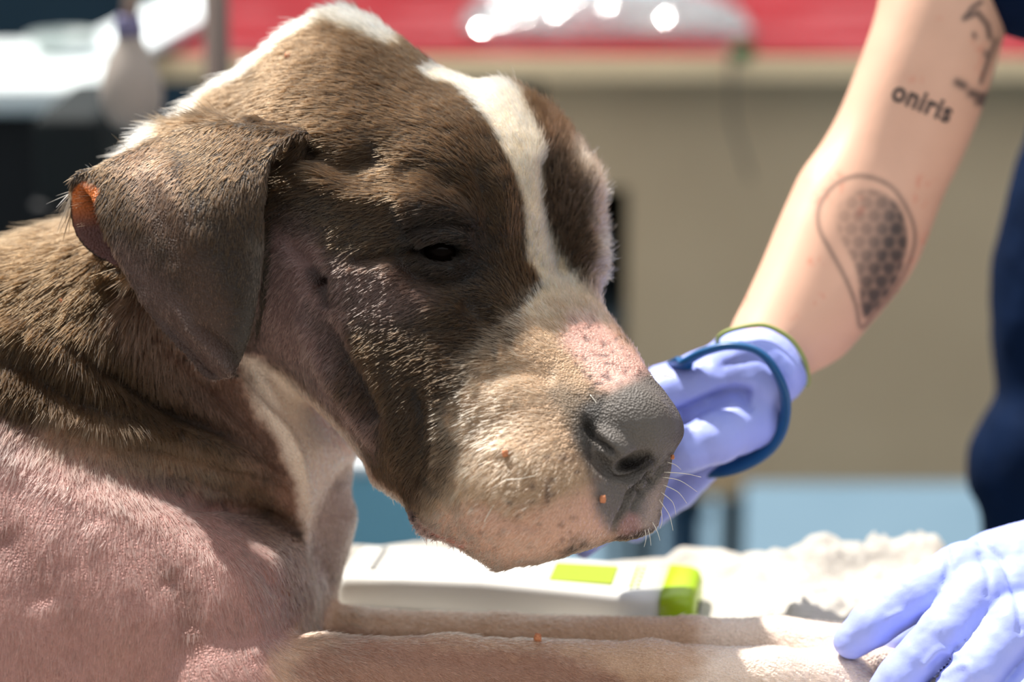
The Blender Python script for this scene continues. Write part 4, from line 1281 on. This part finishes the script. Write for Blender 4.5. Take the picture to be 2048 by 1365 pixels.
# shade between hairs painted into the skin under the brown coat; bare and white-haired places are pink
lum = colr.mean(1)
cover = (1 - sstep(0.10, 0.24, lum)) * (poly_sd(px, py, catmull([(1215, 790), (1262, 762), (1305, 748), (1370, 850), (1340, 1000), (1220, 1060), (1180, 940)], n=4)) > 0) * ~inner
skinc = colr * (1 - 0.62 * cover[:, None])
dog = mesh_np('dog', Wd, Q, m_skin, colors=skinc)
tag(dog, 'large grey-brown dog with a white blaze, lowering its head over a blanket', 'dog')

# eyeball of the near eye, and of the far one
m_eye = mat('eye_dark', srgb(16, 9, 6), 0.1, 0.1)
m_rim = mat('eye_rim', srgb(46, 32, 28), 0.45, 0.4)
def eyeball(c, r):
    bm = bmesh.new()
    bmesh.ops.create_uvsphere(bm, u_segments=28, v_segments=18, radius=r * S)
    bmesh.ops.translate(bm, verts=bm.verts[:], vec=c)
    return bm_obj('eye', bm, m_eye, dog, True)
eyeball(W(879, 503, -112), 44)

# ------------------------------------------------------------------ the coat: short hairs rooted on the skin
FLOW = gmap([(1150, 650, -.7, -.7), (1280, 800, -.7, -.6), (1200, 760, -.75, -.45), (1050, 930, -.8, .55), (1160, 1040, -.45, .85), (1290, 1020, .25, .9), (960, 1060, -.75, .65), (1000, 760, -.95, .2), (900, 650, -.98, .1), (1050, 450, -.35, -.9), (1000, 300, -.5, -.85), (900, 200, -.8, -.6),
             (750, 150, -.95, -.15), (650, 250, -.9, .35), (600, 100, -.8, .5), (680, 20, -.9, -.4), (350, 220, -.9, .1), (250, 300, -.9, .2), (780, 300, -.95, .0), (860, 430, -.8, .5), (900, 340, -.85, -.4), (720, 550, -.8, .55), (800, 480, -.9, .35), (650, 640, -.6, .75), (700, 780, -.75, .6),
             (800, 900, -.55, .8), (860, 760, -.8, .5), (150, 600, -.35, .93), (50, 500, -.9, .4), (100, 800, -.25, .95), (300, 800, .1, .95), (300, 1100, .0, 1), (500, 900, .4, .9), (550, 1150, .2, .97), (50, 1200, -.1, 1), (680, 1050, .1, 1), (600, 850, .3, .95), (1000, 1250, .9, .35), (1500, 1300, 1, .2),
             (700, 1320, .8, .5), (1180, 350, .3, -.9), (1190, 480, .6, .3), (1170, 580, .3, .6), (1100, 540, -.3, -.9)], 75)
EFLOW = gmap([(560, 290, -.6, .75), (350, 300, -.4, .9), (400, 500, -.05, 1), (450, 680, 0, 1), (250, 400, -.3, .9), (520, 420, .05, 1)], 90)
# hair length (pixels), density 0..1, lift
COAT = gmap([(1250, 800, 3, .25, .3), (1190, 710, 7, .4, .3), (1270, 690, 11, .8, .8), (1230, 640, 12, .9, .8), (1290, 900, 2, .15, .3), (1270, 1000, 6, .4, .3), (1100, 660, 13, .9, .35), (1050, 950, 13, .8, .3), (1000, 1080, 12, .75, .35), (1160, 1030, 10, .6, .35), (1130, 850, 12, .85, .3), (950, 780, 16, 1, .3), (1000, 350, 13, 1, .35), (1060, 450, 13, 1, .4),
             (900, 250, 16, 1, .3), (750, 200, 20, 1, .3), (600, 120, 24, 1, .35), (450, 150, 34, 1, .5), (300, 260, 38, 1, .5), (680, 10, 26, 1, .5), (860, 440, 20, 1, .3), (890, 510, 7, .7, .3), (880, 580, 14, 1, .3), (740, 560, 12, .7, .25), (600, 620, 12, .55, .3), (690, 740, 18, .9, .35), (780, 850, 17, 1, .3),
             (850, 950, 17, 1, .3), (720, 900, 10, .7, .3), (580, 850, 7, .5, .2), (660, 960, 8, .5, .25), (150, 600, 34, 1, .35), (60, 520, 38, 1, .4), (100, 760, 30, 1, .35), (250, 780, 28, .9, .3), (450, 800, 14, .6, .2), (560, 950, 12, .6, .2), (200, 890, 22, .9, .3), (400, 940, 18, .8, .3), (100, 1050, 16, .5, .18),
             (300, 1150, 16, .5, .18), (500, 1150, 17, .7, .2), (100, 1300, 16, .45, .18), (400, 1320, 17, .55, .18), (600, 1200, 15, .8, .3), (680, 1080, 9, .6, .25), (1000, 1250, 11, .7, .25), (1400, 1280, 11, .7, .25), (900, 1340, 12, .5, .2), (1190, 450, 15, 1, 1.0), (1150, 250, 15, 1, .9), (1195, 560, 15, 1, 1.0)], 65)
ECOAT = gmap([(400, 280, 15, 1, .25), (500, 400, 13, .9, .22), (350, 400, 10, .6, .2), (400, 550, 11, .7, .2), (400, 680, 7, .55, .2), (200, 400, 12, .8, .3)], 80)
NOHAIR = [(catmull([(1225, 800), (1262, 772), (1310, 758), (1345, 790), (1368, 850), (1345, 905), (1330, 925), (1290, 965), (1230, 965), (1195, 920), (1185, 870)], n=4)),
          (catmull([(836, 504), (862, 484), (900, 482), (926, 500), (905, 524), (860, 522)], n=4))]

def build_fur():
    n_target = 400000
    tri = np.concatenate([Q[:, [0, 1, 2]], Q[:, [0, 2, 3]]])
    A, B, C = V[tri[:, 0]], V[tri[:, 1]], V[tri[:, 2]]
    cr = np.cross(B - A, C - A)
    area = np.linalg.norm(cr, axis=1) / 2
    fn = cr / (2 * area[:, None] + 1e-9)
    ctr = (A + B + C) / 3
    cx, cy = frame_px(ctr)
    see = np.where(fn[:, 2] < 0.45, 1.0, 0.12)              # fewer hairs on the side turned away
    inframe = (cx > -140) & (cx < 1750) & (cy > -80) & (cy < 1440)
    w = area * see * inframe
    w = w / w.sum()
    ti = rng.choice(len(tri), n_target, p=w)
    r1 = np.sqrt(rng.random(n_target)); r2 = rng.random(n_target)
    bar = np.stack([1 - r1, r1 * (1 - r2), r1 * r2], 1)
    T = tri[ti]
    root = (V[T] * bar[:, :, None]).sum(1)
    nrm = (N[T] * bar[:, :, None]).sum(1); nrm /= np.linalg.norm(nrm, axis=1)[:, None] + 1e-9
    ear = (is_ear[T].mean(1) > 0.5)
    x, y = frame_px(root)
    co = np.where(ear[:, None], ECOAT(x, y), COAT(x, y))
    keep = rng.random(n_target) < co[:, 1]
    for P in NOHAIR:
        keep &= poly_sd(x, y, P) > -2
    keep &= ~((poly_sd(x, y, INNER_EAR) < 2) & (root[:, 2] > -128) & (root[:, 2] < -20))
    root, nrm, ear, x, y, co = (a[keep] for a in (root, nrm, ear, x, y, co))
    n = len(root)
    fl = np.where(ear[:, None], EFLOW(x, y), FLOW(x, y))
    # swirl and clumping
    ang = 0.35 * fbm(x / 70, y / 70, root[:, 2] / 70, 31) + 0.16 * noise3(x / 14, y / 14, root[:, 2] / 14, 32) + rng.normal(0, 0.13, n)
    ca, sa = np.cos(ang), np.sin(ang)
    d3 = np.stack([fl[:, 0] * ca - fl[:, 1] * sa, fl[:, 0] * sa + fl[:, 1] * ca, np.zeros(n)], 1)
    d3 -= nrm * (d3 * nrm).sum(1)[:, None]
    d3 /= np.linalg.norm(d3, axis=1)[:, None] + 1e-6
    longer = np.where(co[:, 0] > 11, 1.3, 1.0)
    L = longer * co[:, 0] * np.exp(rng.normal(0, 0.22, n)) * (1 + 0.18 * noise3(x / 24, y / 24, root[:, 2] / 24, 35))
    lift = np.where(co[:, 2] < 0.45, 0.75, 0.85) * co[:, 2] * np.exp(rng.normal(0, 0.25, n))
    K = 4
    pts = np.zeros((n, K, 3), np.float32)
    for k in range(K):
        t = k / (K - 1)
        pts[:, k] = root - nrm * 1.0 + d3 * (L * t)[:, None] + nrm * (L * lift * (t * 1.25 - 0.35 * t * t))[:, None]
    col = pigment(x, y, root[:, 2], ear)
    sh = (1 - sstep(-60, 40, poly_sd(x, y, np.array([(-400, 850), (0, 850), (300, 950), (590, 1100), (640, 1600), (-400, 1600)], float)))) * 0.5
    col = col * (1 - sh[:, None]) + np.array(srgb(150, 120, 110)) * sh[:, None]
    col *= np.exp(rng.normal(0, 0.34, n))[:, None]
    hc = bpy.data.hair_curves.new('fur')
    hc.add_curves([K] * n)
    hc.position_data.foreach_set('vector', to_world(pts.reshape(-1, 3)).astype(np.float32).ravel())
    rad = np.tile(np.array([0.8, 0.72, 0.52, 0.15], np.float32) * S, (n, 1)) * np.exp(rng.normal(0, 0.15, n))[:, None]
    at = hc.attributes.new('radius', 'FLOAT', 'POINT'); at.data.foreach_set('value', rad.astype(np.float32).ravel())
    at = hc.attributes.new('pigment', 'FLOAT_COLOR', 'CURVE')
    c4 = np.ones((n, 4), np.float32); c4[:, :3] = np.clip(col, 0.004, 0.95); at.data.foreach_set('color', c4.ravel())
    m = bpy.data.materials.new('dog_hair'); m.use_nodes = True
    nt = m.node_tree; nt.nodes.clear()
    out = nt.nodes.new('ShaderNodeOutputMaterial')
    h = nt.nodes.new('ShaderNodeBsdfHairPrincipled'); h.model = 'CHIANG'; h.parametrization = 'COLOR'
    a = nt.nodes.new('ShaderNodeAttribute'); a.attribute_name = 'pigment'
    hi = nt.nodes.new('ShaderNodeHairInfo')
    mr = nt.nodes.new('ShaderNodeMapRange'); mr.inputs[1].default_value = 0.1; mr.inputs[2].default_value = 0.8; mr.inputs[3].default_value = 0.55; mr.inputs[4].default_value = 1.15  # roots darkened, tips lightened: shading of the coat put into hair colour
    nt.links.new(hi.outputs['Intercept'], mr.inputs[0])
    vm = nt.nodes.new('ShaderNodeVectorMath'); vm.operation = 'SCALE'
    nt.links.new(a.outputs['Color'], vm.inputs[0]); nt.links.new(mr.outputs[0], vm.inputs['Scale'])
    cl = nt.nodes.new('ShaderNodeVectorMath'); cl.operation = 'MINIMUM'; cl.inputs[1].default_value = (0.93, 0.9, 0.86)
    nt.links.new(vm.outputs[0], cl.inputs[0])
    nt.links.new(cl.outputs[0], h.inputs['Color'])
    h.inputs['IOR'].default_value = 1.36
    h.inputs['Roughness'].default_value = 0.4
    h.inputs['Radial Roughness'].default_value = 0.55
    h.inputs['Coat'].default_value = 0.0
    nt.links.new(h.outputs[0], out.inputs['Surface'])
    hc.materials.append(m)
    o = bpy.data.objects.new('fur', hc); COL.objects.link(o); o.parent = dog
    tag(o, 'short grey-brown and white coat', kind='stuff')
    return o

if FUR:
    build_fur()

# ------------------------------------------------------------------ whiskers and crumbs
WH = [[(1325, 955), (1360, 962), (1395, 985)], [(1328, 945), (1370, 948), (1402, 955)], [(1322, 985), (1345, 1005), (1352, 1030)], [(1318, 1000), (1338, 1030), (1346, 1062)], [(1305, 1045), (1315, 1065), (1320, 1082)], [(1296, 1058), (1300, 1075), (1302, 1092)],
      [(1300, 752), (1330, 752), (1350, 758)], [(1322, 1020), (1324, 1042), (1320, 1058)], [(1334, 925), (1350, 930), (1362, 940)], [(1326, 970), (1356, 985), (1374, 1008)], [(1010, 960), (1040, 958), (1068, 952)], [(968, 1045), (985, 1015), (1010, 985)], [(930, 1065), (948, 1042), (972, 1020)],
      [(1180, 790), (1192, 806), (1196, 826)], [(1290, 1060), (1292, 1078), (1288, 1095)]]
pts = []; 
dog_bvh = BVHTree.FromPolygons([tuple(v) for v in Wd], [tuple(int(i) for i in f) for f in Q])
def on_dog(px_, py_, lift=0.0):
    o_ = Vector(CAM); dr = (W(px_, py_, 0) - o_).normalized()
    hit, n_, _, _ = dog_bvh.ray_cast(o_, dr)
    return (hit + n_ * lift, n_) if hit else (W(px_, py_, -200), Vector((0, -1, 0)))
wr = []
for w_ in WH:
    p0_, n_ = on_dog(*w_[0])
    d0 = (Vector(p0_) - Vector(CAM)).dot(Vector(FWD)) / S - DPX
    c = catmull(w_, False, 5)
    P3 = [p0_] + [W(q_[0], q_[1], d0 - 14 * (i / len(c)) - 6) for i, q_ in enumerate(c[1:], 1)]
    pts.append(P3)
hc = bpy.data.hair_curves.new('whiskers')
hc.add_curves([len(p_) for p_ in pts])
allp = np.array([tuple(v) for p_ in pts for v in p_], np.float32)
hc.position_data.foreach_set('vector', allp.ravel())
rad = np.concatenate([np.linspace(0.85, 0.3, len(p_)) * S for p_ in pts]).astype(np.float32)
at = hc.attributes.new('radius', 'FLOAT', 'POINT'); at.data.foreach_set('value', rad)
m_wh = mat('whisker_white', srgb(236, 228, 214), 0.35, 0.5)
hc.materials.append(m_wh)
wo = bpy.data.objects.new('whiskers', hc); COL.objects.link(wo); wo.parent = dog
tag(wo, 'thin white whiskers', kind='stuff')

m_crumb = mat('orange_crumb', srgb(206, 138, 98), 0.6, noise=(900, srgb(170, 96, 62), 0.7))
CR = [((578, 118), 9, 'tiny orange crumb in the fur on top of the head'), ((1202, 998), 8, 'tiny orange crumb stuck to the front of the lip'), ((124, 606), 6, 'tiny orange crumb in the fur of the neck'), ((1340, 912), 5, 'tiny orange crumb beside the nose tip'),
      ((1012, 908), 8, 'tiny brown orange crumb on the side of the muzzle'), ((1075, 1282), 10, 'brown orange crumb on the far foreleg')]
for (cx_, cy_), r_, lab in CR:
    c_, n_ = on_dog(cx_, cy_, 0.0016)
    bm = bmesh.new(); bmesh.ops.create_icosphere(bm, subdivisions=2, radius=1)
    for v in bm.verts:
        k_ = 1 + 0.25 * math.sin(v.co.x * 5 + cx_) * math.cos(v.co.y * 4 + v.co.z * 3)
        v.co = c_ + Vector((v.co.x * r_ * .8, v.co.y * r_ * .7, v.co.z * r_)) * S * k_
    tag(bm_obj('crumb', bm, m_crumb, None, True), lab, 'crumb', 'orange crumbs on the dog')
